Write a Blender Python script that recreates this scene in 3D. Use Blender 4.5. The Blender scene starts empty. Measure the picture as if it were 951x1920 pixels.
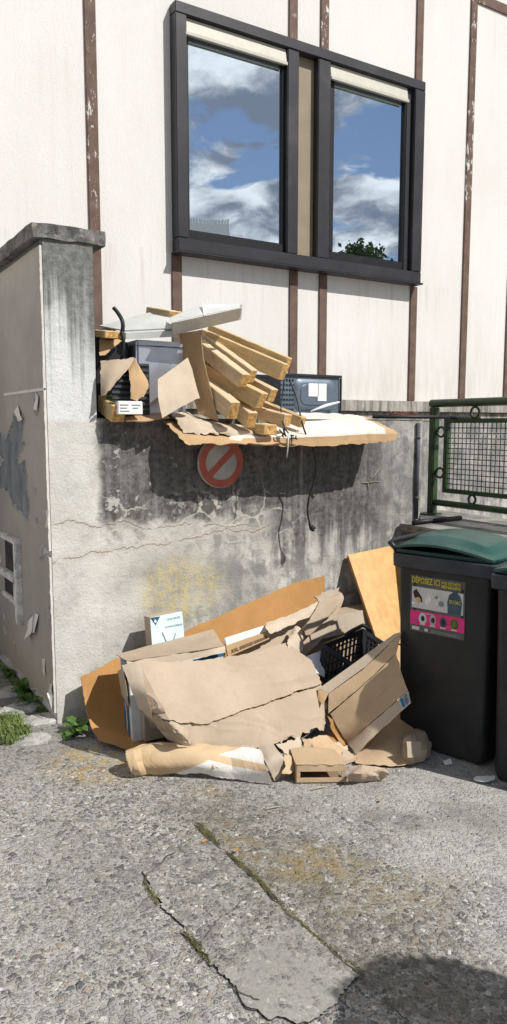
import bpy, bmesh, math, random
from mathutils import Vector as V, noise as NZ, Matrix
R = math.radians
random.seed(7)
sc = bpy.context.scene
col = sc.collection

# ------------------------------------------------------------------ camera (and unprojection onto real planes)
CAMPOS = V((-1.1118, -3.8086, 1.6)); YAW, PITCH, F, W, H = R(58.3), R(6.74), 1388.0, 951, 1920
FW = V((math.cos(YAW)*math.cos(PITCH), math.sin(YAW)*math.cos(PITCH), -math.sin(PITCH)))
RT = V((math.sin(YAW), -math.cos(YAW), 0)); UP = RT.cross(FW)
def P(x, y, Y=None, Z=None, X=None):
    """the point of the plane Y / Z / X = const that the photograph shows at pixel x, y"""
    d = FW*F + RT*(x-W/2) - UP*(y-H/2)
    if Y is not None: t = (Y-CAMPOS.y)/d.y
    elif Z is not None: t = (Z-CAMPOS.z)/d.z
    else: t = (X-CAMPOS.x)/d.x
    return CAMPOS + d*t
SLOPE = -.06
def gz(x): return SLOPE*max(-2.0, min(4.0, x))      # the yard falls gently to the right
def G(x, y, h=.012):
    d = FW*F + RT*(x-W/2) - UP*(y-H/2); t = (h+SLOPE*CAMPOS.x-CAMPOS.z)/(d.z-SLOPE*d.x)
    return CAMPOS+d*t
cd = bpy.data.cameras.new('camera'); cam = bpy.data.objects.new('camera', cd); col.objects.link(cam)
cd.sensor_fit = 'VERTICAL'; cd.sensor_height = 36; cd.lens = 36*F/H; cd.clip_end = 1000; cd.clip_start = .05
cam.matrix_world = Matrix(((RT.x, UP.x, -FW.x, CAMPOS.x), (RT.y, UP.y, -FW.y, CAMPOS.y), (RT.z, UP.z, -FW.z, CAMPOS.z), (0, 0, 0, 1)))
sc.camera = cam
sc.render.resolution_x, sc.render.resolution_y = 507, 1024
sc.view_settings.view_transform = 'Standard'; sc.view_settings.look = 'None'; sc.view_settings.exposure = 0

# ------------------------------------------------------------------ light
EL = R(47); SD = V((.469, -.883, 0)).normalized(); AZ = math.atan2(SD.x, SD.y)
SUN = SD*math.cos(EL) + V((0, 0, math.sin(EL)))
sl = bpy.data.lights.new('sun', 'SUN'); sl.energy = 4.9; sl.angle = R(.53); sl.color = (1, .972, .925)
so = bpy.data.objects.new('sun', sl); col.objects.link(so); so.rotation_euler = SUN.to_track_quat('Z', 'Y').to_euler(); so.location = (5, -12, 14)
w = bpy.data.worlds.new('World'); sc.world = w; w.use_nodes = True; nt = w.node_tree; nt.nodes.clear()
def wn(t, **k):
    n = nt.nodes.new(t)
    for a, b in k.items(): setattr(n, a, b)
    return n
def wmath(op, a, b=0.0, c=None):
    n = wn('ShaderNodeMath', operation=op)
    for i, q in enumerate((a, b)):
        if hasattr(q, 'links'): nt.links.new(q, n.inputs[i])
        else: n.inputs[i].default_value = q
    return n.outputs[0]
sky = wn('ShaderNodeTexSky', sky_type='NISHITA', sun_disc=False, sun_elevation=EL, sun_rotation=AZ)
sky.air_density = 1.0; sky.dust_density = .3; sky.ozone_density = 2.5
tc = wn('ShaderNodeTexCoord'); sp = wn('ShaderNodeSeparateXYZ'); nt.links.new(tc.outputs['Generated'], sp.inputs[0])
zz = wmath('ADD', wmath('MAXIMUM', sp.outputs[2], 0), .22)
cb = wn('ShaderNodeCombineXYZ'); nt.links.new(wmath('DIVIDE', sp.outputs[0], zz), cb.inputs[0]); nt.links.new(wmath('DIVIDE', sp.outputs[1], zz), cb.inputs[1])
cb.inputs[2].default_value = 17.9
def wnoise(scale, det, rough=.55, dist=0.0):
    n = wn('ShaderNodeTexNoise'); nt.links.new(cb.outputs[0], n.inputs['Vector'])
    n.inputs['Scale'].default_value = scale; n.inputs['Detail'].default_value = det; n.inputs['Roughness'].default_value = rough; n.inputs['Distortion'].default_value = dist
    return n.outputs[0]
def wss(x, lo, hi, a=0.0, b=1.0):
    n = wn('ShaderNodeMapRange', interpolation_type='SMOOTHSTEP'); nt.links.new(x, n.inputs[0])
    for i, q in enumerate((lo, hi, a, b)): n.inputs[i+1].default_value = q
    return n.outputs[0]
mask = wss(wnoise(1.9, 10, .54, .3), .465, .51)
shade = wss(wnoise(3.4, 8, .6, .3), .40, .62)
mx1 = wn('ShaderNodeMix', data_type='RGBA'); nt.links.new(shade, mx1.inputs[0]); mx1.inputs[6].default_value = (3.4, 3.9, 4.9, 1); mx1.inputs[7].default_value = (15.5, 15.5, 15.2, 1)
mx2 = wn('ShaderNodeMix', data_type='RGBA'); nt.links.new(mask, mx2.inputs[0]); nt.links.new(sky.outputs[0], mx2.inputs[6]); nt.links.new(mx1.outputs[2], mx2.inputs[7])
bg = wn('ShaderNodeBackground'); bg.inputs[1].default_value = .064; nt.links.new(mx2.outputs[2], bg.inputs[0])
wo = wn('ShaderNodeOutputWorld'); nt.links.new(bg.outputs[0], wo.inputs[0])

# ------------------------------------------------------------------ material kit
class M:
    def __init__(s, name):
        s.m = bpy.data.materials.new(name); s.m.use_nodes = True; s.t = s.m.node_tree; s.t.nodes.clear()
        s.o = s.n('ShaderNodeOutputMaterial'); s.b = s.n('ShaderNodeBsdfPrincipled'); s.t.links.new(s.b.outputs[0], s.o.inputs[0])
        s._tc = None
    def n(s, t, **k):
        q = s.t.nodes.new(t)
        for a, b in k.items(): setattr(q, a, b)
        return q
    def put(s, sock, v):
        if hasattr(v, 'links'): s.t.links.new(v, sock)
        elif isinstance(v, (tuple, list)) and len(v) == 3 and sock.type == 'RGBA': sock.default_value = (*v, 1)
        else: sock.default_value = v
    def co(s, k='Object'):
        if not s._tc: s._tc = s.n('ShaderNodeTexCoord')
        return s._tc.outputs[k]
    def rnd(s): return s.n('ShaderNodeObjectInfo').outputs['Random']
    def sc(s, v, k):
        q = s.n('ShaderNodeVectorMath', operation='MULTIPLY'); s.put(q.inputs[0], v); q.inputs[1].default_value = k; return q.outputs[0]
    def addv(s, a, b):
        q = s.n('ShaderNodeVectorMath', operation='ADD'); s.put(q.inputs[0], a); s.put(q.inputs[1], b); return q.outputs[0]
    def sep(s, v):
        q = s.n('ShaderNodeSeparateXYZ'); s.put(q.inputs[0], v); return q.outputs
    def noise(s, v, scale, det=4, rough=.55, dist=0.0, w=None, out=0):
        q = s.n('ShaderNodeTexNoise'); 
        if w is not None: q.noise_dimensions = '4D'; s.put(q.inputs['W'], w)
        s.put(q.inputs['Vector'], v); s.put(q.inputs['Scale'], scale); s.put(q.inputs['Detail'], det); s.put(q.inputs['Roughness'], rough); s.put(q.inputs['Distortion'], dist)
        return q.outputs[out]
    def vor(s, v, scale, feat='F1', out='Distance', rnd=1.0):
        q = s.n('ShaderNodeTexVoronoi', feature=feat); s.put(q.inputs['Vector'], v); s.put(q.inputs['Scale'], scale); q.inputs['Randomness'].default_value = rnd
        return q.outputs[out]
    def ma(s, op, a, b=0.0):
        q = s.n('ShaderNodeMath', operation=op); s.put(q.inputs[0], a); s.put(q.inputs[1], b); return q.outputs[0]
    def mul(s, *a):
        r = a[0]
        for b in a[1:]: r = s.ma('MULTIPLY', r, b)
        return r
    def ss(s, x, lo, hi, a=0.0, b=1.0):
        q = s.n('ShaderNodeMapRange', interpolation_type='SMOOTHSTEP')
        for i, v in enumerate((x, lo, hi, a, b)): s.put(q.inputs[i], v)
        return q.outputs[0]
    def mix(s, f, a, b, mode='MIX'):
        q = s.n('ShaderNodeMix', data_type='RGBA', blend_type=mode); s.put(q.inputs[0], f); s.put(q.inputs[6], a); s.put(q.inputs[7], b); return q.outputs[2]
    def ramp(s, f, stops):
        q = s.n('ShaderNodeValToRGB'); s.put(q.inputs[0], f); e = q.color_ramp.elements
        while len(e) < len(stops): e.new(.5)
        for i, (p, c) in enumerate(stops): e[i].position = p; e[i].color = (*c, 1)
        return q.outputs[0]
    def bump(s, h, dist=.01, st=1.0):
        q = s.n('ShaderNodeBump'); q.inputs['Strength'].default_value = st; q.inputs['Distance'].default_value = dist; s.put(q.inputs['Height'], h)
        s.t.links.new(q.outputs[0], s.b.inputs['Normal'])
    def fin(s, c, rough=.8, metal=0.0, spec=.35):
        s.put(s.b.inputs['Base Color'], c); s.put(s.b.inputs['Roughness'], rough); s.b.inputs['Metallic'].default_value = metal; s.b.inputs['Specular IOR Level'].default_value = spec
        return s.m

def plain(name, c, rough=.6, metal=0.0, var=.25, scale=14, bump=0.0, spec=.35, dust=None):
    m = M(name); v = m.co(); r = m.ma('MULTIPLY', m.rnd(), 40)
    f = m.noise(v, scale, 6, .6, w=r)
    cc = m.mix(m.ss(f, .3, .7), tuple(x*(1-var) for x in c), tuple(min(1, x*(1+var)) for x in c))
    if dust:
        d = m.ss(m.noise(v, scale*.35, 7, .65, w=r), .5, .75, 0, dust[1]); cc = m.mix(d, cc, dust[0])
    if bump: m.bump(m.noise(v, scale*4, 5, .6), bump)
    return m.fin(cc, rough, metal, spec)

def cardboard(name, c, dirt=.35, edge=False):
    m = M(name); v = m.co(); r = m.ma('MULTIPLY', m.rnd(), 60)
    big = m.noise(v, 3.2, 6, .6, .3, w=r); fine = m.noise(m.sc(v, (1, 1, 6)), 60, 4, .6, w=r); mid = m.noise(v, 13, 6, .62, .6, w=r)
    a = m.mix(m.ss(big, .3, .7), tuple(x*.84 for x in c), tuple(min(1, x*1.1) for x in c))
    a = m.mix(m.ss(mid, .56, .78, 0, dirt), a, tuple(x*.62 for x in c))
    a = m.mix(m.ss(m.noise(v, 9, 7, .7, .2, w=r), .63, .75, 0, .35), a, tuple(min(1, x*1.3+.04) for x in c))
    a = m.mix(m.ss(fine, .35, .75, 0, .22), a, tuple(x*.7 for x in c))
    h = m.ma('ADD', m.mul(m.noise(v, 5, 5, .55, 1.2, w=r), .9), m.mul(mid, .35))
    h = m.ma('ADD', h, m.mul(fine, .06))
    m.bump(h, .009 if not edge else .004, .7)
    return m.fin(a, .85, 0, .2)

MT = {}
MT['kraft'] = cardboard('kraft_cardboard', (.45, .355, .262))
MT['kraft_light'] = cardboard('pale_kraft_cardboard', (.56, .46, .35))
MT['kraft_warm'] = cardboard('warm_kraft_cardboard', (.52, .345, .19))
MT['kraft_orange'] = cardboard('orange_cardboard', (.44, .235, .085), .3)
MT['kraft_tan'] = cardboard('tan_cardboard', (.50, .365, .23))
MT['kraft_grey'] = cardboard('greyed_cardboard', (.43, .36, .28))
MT['kraft_dark'] = cardboard('dark_cardboard', (.27, .185, .115))
MT['kraft_white'] = cardboard('bleached_cardboard', (.68, .63, .56), .3)
MT['edge'] = cardboard('corrugated_edge', (.33, .235, .15), .7, True)
def mat_striped():
    m = M('striped_cardboard'); v = m.co(); q = m.sep(m.co('UV')); n = m.noise(v, 30, 5, .7); a = m.mix(m.ss(m.noise(v, 4, 5), .3, .7), (.50, .36, .21), (.62, .46, .29))
    u = m.ma('ADD', q[0], m.mul(m.ma('SUBTRACT', n, .5), .02)); w_ = m.ss(m.ma('ADD', u, m.mul(q[1], .34)), .90, .915)
    st = m.ma('ABSOLUTE', m.ma('SUBTRACT', m.ma('SUBTRACT', q[1], .50), m.mul(m.ma('SUBTRACT', u, .85), .6))); w_ = m.mul(w_, m.ss(st, .085, .10), m.ss(n, .28, .4, .6, 1)); a = m.mix(w_, a, (.74, .71, .66))
    m.bump(m.noise(v, 6, 5, .55, 1), .012); return m.fin(a, .85, 0, .2)
MT['striped'] = mat_striped()
MT['paper'] = plain('white_paper', (.78, .77, .75), .7, var=.06)
MT['print_white'] = plain('white_print', (.72, .73, .77), .45, var=.06)
MT['print_blue'] = plain('blue_print', (.03, .17, .33), .45, var=.25)
MT['print_pale'] = plain('pale_blue_print', (.62, .78, .79), .4, var=.05)
MT['print_navy'] = plain('navy_print', (.03, .075, .13), .5, var=.2)
MT['ink'] = plain('black_ink', (.03, .028, .025), .7, var=.3)
MT['ink_grey'] = plain('grey_ink', (.22, .26, .28), .7, var=.2)
MT['black'] = plain('black_plastic', (.016, .017, .02), .42, var=.3, dust=((.1, .1, .1), .35))
MT['rubber'] = plain('black_rubber', (.012, .012, .013), .5, var=.3)
MT['crate'] = plain('crate_plastic', (.018, .02, .027), .38, var=.3, dust=((.09, .09, .1), .4))
MT['bin'] = plain('bin_plastic', (.018, .0195, .022), .48, var=.2, scale=6, dust=((.075, .068, .06), .5))
MT['rim'] = plain('bin_rim_plastic', (.034, .039, .05), .45, var=.2, scale=9, dust=((.10, .10, .10), .5))
MT['lid'] = plain('green_lid_plastic', (.010, .062, .050), .3, var=.25, scale=5, spec=.6, dust=((.07, .12, .11), .5))
MT['lid_dark'] = plain('dark_green_plastic', (.006, .035, .032), .35, var=.2)
MT['steel'] = plain('silver_steel', (.5, .52, .58), .3, .7, var=.15, scale=5, dust=((.2, .2, .22), .5))
MT['steel_dark'] = plain('dark_grey_steel', (.08, .085, .1), .4, .4, var=.2)
MT['white_metal'] = plain('white_coated_metal', (.60, .60, .57), .35, var=.1, scale=7, dust=((.36, .34, .3), .5))
MT['grey_plastic'] = plain('grey_plastic', (.50, .52, .49), .4, var=.12, scale=7, dust=((.3, .29, .26), .5))
MT['micro'] = plain('blue_grey_metal', (.13, .165, .205), .42, .25, var=.15, scale=8, dust=((.16, .17, .18), .4))
MT['micro_dark'] = plain('black_metal', (.03, .034, .04), .45, .2, var=.2)
MT['rail'] = plain('green_rail_paint', (.035, .062, .026), .4, var=.3, scale=12, dust=((.09, .10, .06), .4))
MT['wire'] = plain('green_wire', (.03, .042, .02), .5, var=.3)
MT['cord'] = plain('black_cord', (.012, .013, .015), .45, var=.2)
MT['frame'] = plain('brown_black_frame', (.030, .028, .033), .42, var=.2, scale=5, dust=((.12, .115, .115), .45))
MT['frame_in'] = plain('black_gasket', (.014, .013, .016), .4, var=.2)
MT['blind'] = plain('cream_blind', (.50, .475, .40), .5, var=.06)
MT['infill'] = plain('beige_infill', (.27, .215, .15), .5, var=.12, scale=4)
MT['yellow'] = plain('yellow_print', (.62, .56, .03), .5, var=.1)
MT['pink'] = plain('pink_print', (.68, .03, .21), .45, var=.1)
MT['stk'] = plain('sticker_grey', (.10, .096, .092), .5, var=.15)
MT['stk_white'] = plain('sticker_white', (.55, .55, .55), .5, var=.08)
MT['stk_blue'] = plain('sticker_bag_blue', (.05, .085, .12), .5, var=.3)
MT['sprout'] = plain('leaf_green', (.065, .13, .025), .55, var=.45, scale=30)
MT['grass'] = plain('grass_green', (.12, .17, .04), .6, var=.5, scale=9)
MT['moss'] = plain('moss_green', (.13, .125, .035), .95, var=.6, scale=9, dust=((.22, .15, .04), .8))
MT['treeleaf'] = plain('tree_leaf', (.05, .085, .022), .6, var=.5, scale=1.5)
MT['bark'] = plain('bark', (.10, .075, .05), .9, var=.4, bump=.01)
MT['stone'] = plain('grey_stone', (.40, .39, .36), .9, var=.35, scale=16, bump=.01, dust=((.2, .2, .19), .6))
MT['pipe'] = plain('dark_strip', (.07, .072, .08), .6, var=.35, scale=6)
MT['paintflake'] = plain('paint_flake', (.66, .62, .57), .7, var=.12)
MT['terra'] = plain('terracotta', (.35, .14, .08), .8, var=.2)
MT['towerwhite'] = plain('white_building_wall', (.78, .78, .76), .8, var=.05)
MT['vent'] = plain('vent_metal', (.60, .585, .56), .7, var=.35, scale=20, dust=((.12, .11, .1), .6))
MT['vent_dark'] = plain('vent_interior', (.03, .028, .027), .8, var=.5, scale=12, dust=((.12, .12, .12), .5))
MT['root'] = plain('dry_root', (.40, .35, .26), .9, var=.2)
MT['red'] = plain('faded_red', (.40, .095, .06), .5, var=.2, scale=9, dust=((.42, .2, .15), .5))
MT['signwhite'] = plain('dirty_sign_face', (.42, .41, .36), .5, var=.15, scale=9, dust=((.16, .2, .26), .7))
MT['signrim'] = plain('sign_rim', (.50, .45, .4), .5, var=.2)

def mat_wood(name, c):
    m = M(name); v = m.co(); r = m.ma('MULTIPLY', m.rnd(), 50)
    g = m.noise(m.sc(v, (1.5, 22, 22)), 6, 5, .6, .6, w=r); b = m.noise(v, 5, 4, w=r)
    a = m.mix(m.ss(g, .35, .68), tuple(x*.8 for x in c), c)
    a = m.mix(m.ss(b, .5, .8, 0, .3), a, tuple(x*.7 for x in c))
    a = m.mix(m.ss(m.noise(v, 90, 3, .7, w=r), .5, .7, 0, .45), a, tuple(x*.5 for x in c)); a = m.mix(m.ss(m.noise(m.sc(v, (.6, 1, 1)), 14, 6, .65, .5, w=r), .56, .72, 0, .55), a, (.33, .19, .08))
    a = m.mix(m.ss(m.noise((.3, .2, .7), 3, 2, w=r), .35, .65, 0, .45), a, tuple(x*.62 for x in c)); m.bump(m.ma('ADD', g, m.noise(v, 70, 4, .7)), .003, .8); return m.fin(a, .75, 0, .25)
MT['wood'] = mat_wood('chipboard_wood', (.70, .50, .255))
MT['wood_pale'] = mat_wood('pale_wood', (.74, .57, .36))
MT['wood_end'] = plain('chipboard_end', (.58, .34, .12), .85, var=.45, scale=60, bump=.004)
def mat_ply():
    m = M('varnished_plywood'); v = m.co()
    g = m.noise(m.sc(v, (14, 14, 3)), 1.5, 5, .55, .5); s = m.noise(v, 9, 6, .6, .4)
    a = m.mix(m.ss(g, .3, .7), (.50, .25, .045), (.61, .345, .085)); a = m.mix(m.ss(s, .56, .75, 0, .4), a, (.36, .16, .03))
    return m.fin(a, .38, 0, .4)
MT['ply'] = mat_ply(); MT['ply_edge'] = plain('plywood_edge', (.62, .36, .13), .5, var=.2)

def mat_facade():
    m = M('cream_render'); v = m.co()
    st = m.noise(m.sc(v, (14, 14, 2.5)), 1.5, 5, .6, .3); big = m.noise(m.sc(v, (1.2, 1, .5)), 1.1, 6, .6)
    a = m.mix(m.ss(big, .3, .7), (.70, .672, .638), (.765, .742, .712)); a = m.mix(m.ss(st, .5, .75, 0, .16), a, (.70, .64, .585))
    x, y, z = m.sep(v)
    low = m.mul(m.ss(z, 1.78, 2.6, 1, 0), m.ss(m.noise(m.sc(v, (8, 8, 1.4)), 2, 5), .35, .7)); a = m.mix(m.mul(low, .45), a, (.56, .49, .42))
    sill = m.mul(m.ss(z, 2.2, 2.86), m.ss(z, 2.9, 2.88), m.ss(m.noise(m.sc(v, (18, 18, .8)), 1, 5, .65), .5, .72)); a = m.mix(m.mul(sill, .4), a, (.42, .37, .33)); drip = m.mul(m.ss(m.noise(m.sc(v, (7, 7, .35)), 1.2, 6, .62), .55, .75), .22); a = m.mix(drip, a, (.55, .51, .47))
    spec = m.ss(m.noise(m.sc(v, (40, 40, 14)), 1.0, 3, .7), .66, .76, 0, .3); a = m.mix(spec, a, (.58, .5, .43))
    m.bump(m.ma('ADD', m.noise(m.sc(v, (60, 60, 22)), 1, 5, .7), m.noise(v, 140, 3)), .003, .7)
    return m.fin(a, .9, 0, .2)
MT['facade'] = mat_facade()
def mat_batten():
    m = M('flaking_brown_paint'); v = m.co(); x, y, z = m.sep(v)
    n = m.noise(m.sc(v, (3, 3, 1)), 13, 7, .72, .2); zone = m.noise(m.sc(v, (.9, .9, .5)), 1.3, 3)
    fl = m.ss(m.ma('ADD', n, m.mul(m.ma('SUBTRACT', zone, .5), .45)),   .605, .63)
    a = m.mix(m.ss(m.noise(v, 9, 5), .3, .7), (.115, .072, .055), (.17, .112, .088)); a = m.mix(m.mul(fl, m.ss(z, 2.4, 3.6, .05, 1), m.ss(zone, .42, .6)), a, (.66, .63, .6))
    m.bump(fl, .004, -1); return m.fin(a, .75, 0, .25)
MT['batten'] = mat_batten()
def mat_plinth():
    m = M('stained_plinth'); v = m.co(); s = m.noise(m.sc(v, (14, 14, 2)), 1.4, 6, .65)
    a = m.mix(m.ss(s, .35, .65), (.16, .15, .13), (.45, .42, .38)); a = m.mix(m.ss(m.noise(v, 9, 6), .55, .7, 0, .5), a, (.36, .27, .2))
    m.bump(s, .006); return m.fin(a, .9, 0, .2)
MT['plinth'] = mat_plinth()

def mat_concrete():
    """old retaining wall: pale lime plaster, black algae stain from the top, cracks, yellow lichen; x, z in metres"""
    m = M('stained_concrete'); v = m.co(); x, y, z = m.sep(v)
    n1 = m.noise(v, 2.3, 7, .62, .3); n2 = m.noise(v, 7.5, 7, .65, .4); n3 = m.noise(v, 28, 6, .7); n4 = m.noise(v, 85, 4, .7)
    st = m.noise(m.sc(v, (9, 9, .55)), 1.3, 6, .6, .15); st2 = m.noise(m.sc(v, (24, 24, .9)), 1.0, 5, .65)
    d1 = m.ma('SUBTRACT', n1, .5); d2 = m.ma('SUBTRACT', n2, .5); ds = m.ma('SUBTRACT', st, .5)
    base = m.mix(m.ss(n1, .34, .66), (.36, .342, .31), (.66, .635, .585))
    base = m.mix(m.mul(m.ss(n2, .5, .66, 0, .75), m.ss(m.ma('ADD', x, m.mul(d1, .6)), .2, .75, .45, 1)), base, (.27, .265, .25)); base = m.mix(m.ss(n3, .52, .72, 0, .4), base, (.26, .255, .245))
    warm = m.ss(m.noise(v, 3.1, 4), .5, .72, 0, .4); base = m.mix(warm, base, (.55, .485, .40))
    lw_ = m.mul(m.ss(m.ma('ADD', x, m.mul(d2, .7)), .62, .22), m.ss(m.ma('ADD', n2, m.mul(m.ma('SUBTRACT', n3, .5), .5)), .36, .52, .25, .85)); base = m.mix(m.mul(lw_, .65), base, (.66, .64, .60))
    # grey damp lower zone towards the right
    low = m.mul(m.ss(m.ma('ADD', x, m.mul(d1, .9)), .55, 1.2), m.ss(m.ma('ADD', m.ma('ADD', m.mul(st, .6), m.mul(st2, .4)), m.mul(d2, 1.1)), .36, .64), .8); base = m.mix(low, base, (.235, .235, .225))
    # black stain
    up = m.mul(m.ss(m.ma('ADD', x, m.mul(d2, .16)), .235, .30), m.ss(m.ma('ADD', z, m.ma('ADD', m.mul(d1, .45), m.mul(d2, .35))), .98, 1.14))
    rz = m.ma('ADD', z, m.ma('ADD', m.mul(ds, 1.05), m.mul(d2, .2)))
    rt = m.mul(m.ss(m.ma('ADD', x, m.mul(d1, .5)), 1.2, 1.55), m.ss(rz, .66, 1.0))
    dk = m.ma('MAXIMUM', up, rt)
    dk = m.mul(dk, m.ss(m.ma('ADD', x, m.mul(ds, .5)), 2.12, 2.4, 1, .42), m.ss(m.ma('ADD', st2, d2), .25, .6, .8, 1))
    isl = m.mul(m.ss(m.ma('ADD', n2, m.mul(m.ma('SUBTRACT', n3, .5), .5)), .58, .66), m.ss(x, 1.2, .7, .2, .9)); dk = m.mul(dk, m.ma('SUBTRACT', 1, isl))
    dcol = m.mix(m.ss(n3, .3, .7), (.060, .058, .057), (.155, .148, .138))
    c = m.mix(dk, base, dcol)
    lite = m.mul(m.ss(m.ma('ADD', st, m.mul(d2, .3)), .58, .72), m.ss(x, 1.25, 1.6), .5); c = m.mix(lite, c, (.43, .42, .395))
    # pillar: pale slurry band under black runs from the coping
    pil = m.mul(m.ss(x, .272, .262), m.ss(m.ma('ADD', z, m.mul(d2, .05)), 1.605, 1.635))
    pc = m.mix(m.ss(n1, .3, .7), (.60, .61, .61), (.70, .70, .69)); pc = m.mix(m.ss(n3, .5, .75, 0, .35), pc, (.36, .36, .35))
    run = m.ss(m.ma('ADD', z, m.ma('ADD', m.mul(m.ma('SUBTRACT', m.noise(m.sc(v, (16, 16, .5)), 1.5, 5), .5), 1.5), m.mul(d2, .4))), 1.78, 2.32); run = m.ma('MAXIMUM', run, m.mul(m.ss(m.ma('ADD', x, m.mul(d2, .06)), .19, .25), m.ss(m.ma('ADD', z, m.mul(d1, .4)), 1.8, 2.05)))
    pc = m.mix(m.mul(run, .95), pc, m.mix(m.ss(n3, .3, .7), (.085, .088, .085), (.21, .21, .19))); c = m.mix(pil, c, pc)
    # lime-filled cracks
    wv = m.addv(m.sc(v, (1, 1, 1.5)), m.sc(m.noise(v, 4, 4, .6, out=1), (.28, .28, .28)))
    ve = m.vor(wv, 4.2, 'DISTANCE_TO_EDGE')
    zone = m.mul(m.ss(z, .74, .95), m.ss(z, 1.30, 1.12), m.ss(x, 1.75, 1.35)); ck = m.mul(m.ss(ve, .012, .045, 1, 0), zone, m.ss(n2, .4, .55))
    c = m.mix(m.mul(ck, .8), c, (.56, .52, .46))
    h = m.ma('ADD', m.mul(n3, .5), m.mul(n4, .35)); h = m.ma('ADD', h, m.mul(n2, .35))
    for z0, sl, amp, fx, tint, x1 in ((1.085, -.085, .15, 3.6, (.52, .48, .42), 1.3), (.895, .055, .16, 3.1, (.53, .47, .40), 1.45)):
        q = m.n('ShaderNodeCombineXYZ'); s_x = m.ma('ADD', x, z0*7); m.put(q.inputs[0], s_x)
        wob = m.ma('SUBTRACT', m.noise(q.outputs[0], fx, 9, .68), .5)
        dz = m.ma('ABSOLUTE', m.ma('SUBTRACT', z, m.ma('ADD', m.ma('ADD', z0, m.mul(x, sl)), m.mul(wob, amp*1.5))))
        lim = m.ss(x, x1, x1-.2)
        c = m.mix(m.mul(m.ss(m.ma('ADD', dz, m.mul(d2, .05)), .002, .04, .8, 0), lim, m.ss(n2, .40, .56)), c, tint); cr = m.mul(m.ss(dz, .001, .005, 1, 0), lim, m.ss(n2, .35, .5)); c = m.mix(m.mul(cr, .3, m.ss(n3, .45, .6)), c, (.18, .165, .15)); h = m.ma('SUBTRACT', h, m.mul(cr, .4))
    # lichen
    dx = m.ma('DIVIDE', m.ma('SUBTRACT', x, .74), .30); dz = m.ma('DIVIDE', m.ma('SUBTRACT', z, .64), .22)
    rr = m.ma('ADD', m.ma('ADD', m.mul(dx, dx), m.mul(dz, dz)), m.mul(d1, 1.6)); li = m.mul(m.ss(rr, .2, 1.1, 1, 0), m.ss(m.ma('ADD', n3, m.mul(m.ma('SUBTRACT', n4, .5), .5)), .42, .56)); c = m.mix(m.mul(li, m.ss(st2, .35, .6, .35, 1), .75), c, (.60, .50, .20))
    c = m.mix(m.ss(n4, .62, .7, 0, .45), c, (.12, .12, .115)); c = m.mix(m.ss(n4, .3, .36, .3, 0), c, (.62, .6, .56))
    m.bump(h, .012, .9); return m.fin(c, .92, 0, .2)
MT['concrete'] = mat_concrete()
def mat_coping():
    m = M('mossy_coping'); v = m.co(); n = m.noise(v, 9, 7, .7); s = m.noise(m.sc(v, (12, 12, 1.5)), 2, 5)
    c = m.mix(m.ss(n, .35, .65), (.06, .059, .055), (.22, .215, .195)); c = m.mix(m.ss(s, .5, .7, 0, .6), c, (.10, .1, .095)); c = m.mix(m.ss(m.noise(v, 40, 5), .55, .7, 0, .5), c, (.4, .38, .33))
    m.bump(n, .015); return m.fin(c, .95, 0, .15)
MT['coping'] = mat_coping()
def mat_coat():
    m = M('taupe_wall_paint'); v = m.co(); x, y, z = m.sep(v); n = m.noise(v, 2.5, 6, .6); st = m.noise(m.sc(v, (7, 7, .7)), 1.6, 5)
    c = m.mix(m.ss(n, .3, .7), (.315, .283, .258), (.385, .348, .318)); c = m.mix(m.ss(m.ma('ADD', z, m.mul(m.ma('SUBTRACT', n, .5), .5)), .5, .15, 0, .55), c, (.36, .30, .22)); c = m.mix(m.ss(st, .55, .75, 0, .25), c, (.3, .26, .235))
    c = m.mix(m.ss(m.noise(v, 30, 5, .7), .66, .72, 0, .6), c, (.2, .17, .15)); top = m.ss(m.ma('ADD', z, m.mul(m.ma('SUBTRACT', st, .5), .3)), 2.3, 2.5, 0, .6); c = m.mix(top, c, (.52, .45, .36))
    m.bump(m.ma('ADD', m.noise(v, 4, 5, .6), m.mul(m.noise(v, 60, 4), .15)), .012, .7); return m.fin(c, .6, 0, .3)
MT['coat'] = mat_coat()
def mat_bare():
    m = M('bare_grey_render'); v = m.co(); n = m.noise(m.sc(v, (1, 1, .5)), 9, 6, .65)
    c = m.mix(m.ss(n, .3, .7), (.13, .14, .155), (.25, .26, .28)); c = m.mix(m.ss(m.noise(v, 22, 5), .6, .7, 0, .7), c, (.08, .08, .085)); m.bump(n, .01); return m.fin(c, .9, 0, .2)
MT['bare'] = mat_bare()

def ground_common(m, v, x, y, cement):
    wob = m.addv(v, m.sc(m.noise(v, 30, 3, .6, out=1), (.006, .006, .006)))
    n0 = m.noise(v, .9, 5, .6); n1 = m.noise(v, 3.5, 7, .65); n2 = m.noise(v, 14, 6, .7); n3 = m.noise(v, 120, 4, .7)
    def layer(scale, fill, dark):
        cellc = m.vor(wob, scale, 'F1', 'Color'); d = m.vor(wob, scale, 'DISTANCE_TO_EDGE'); r, g, b = m.sep(cellc)
        pc = m.ramp(r, [(0, dark), (.22, (.11, .11, .115)), (.40, (.20, .195, .19)), (.52, (.31, .285, .245)), (.68, (.38, .36, .33)), (.80, (.33, .25, .17)), (.9, (.52, .50, .46)), (1, (.74, .72, .68))])
        pc = m.mix(m.ss(n3, .35, .7, 0, .3), pc, (.2, .195, .185))
        on = m.mul(m.ss(m.ma('SUBTRACT', d, m.mul(b, .10)), .02, .10), m.ss(g, fill, fill+.05, 1, 0)); return pc, on, m.ss(d, 0, .25)
    return n0, n1, n2, n3, layer
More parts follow.
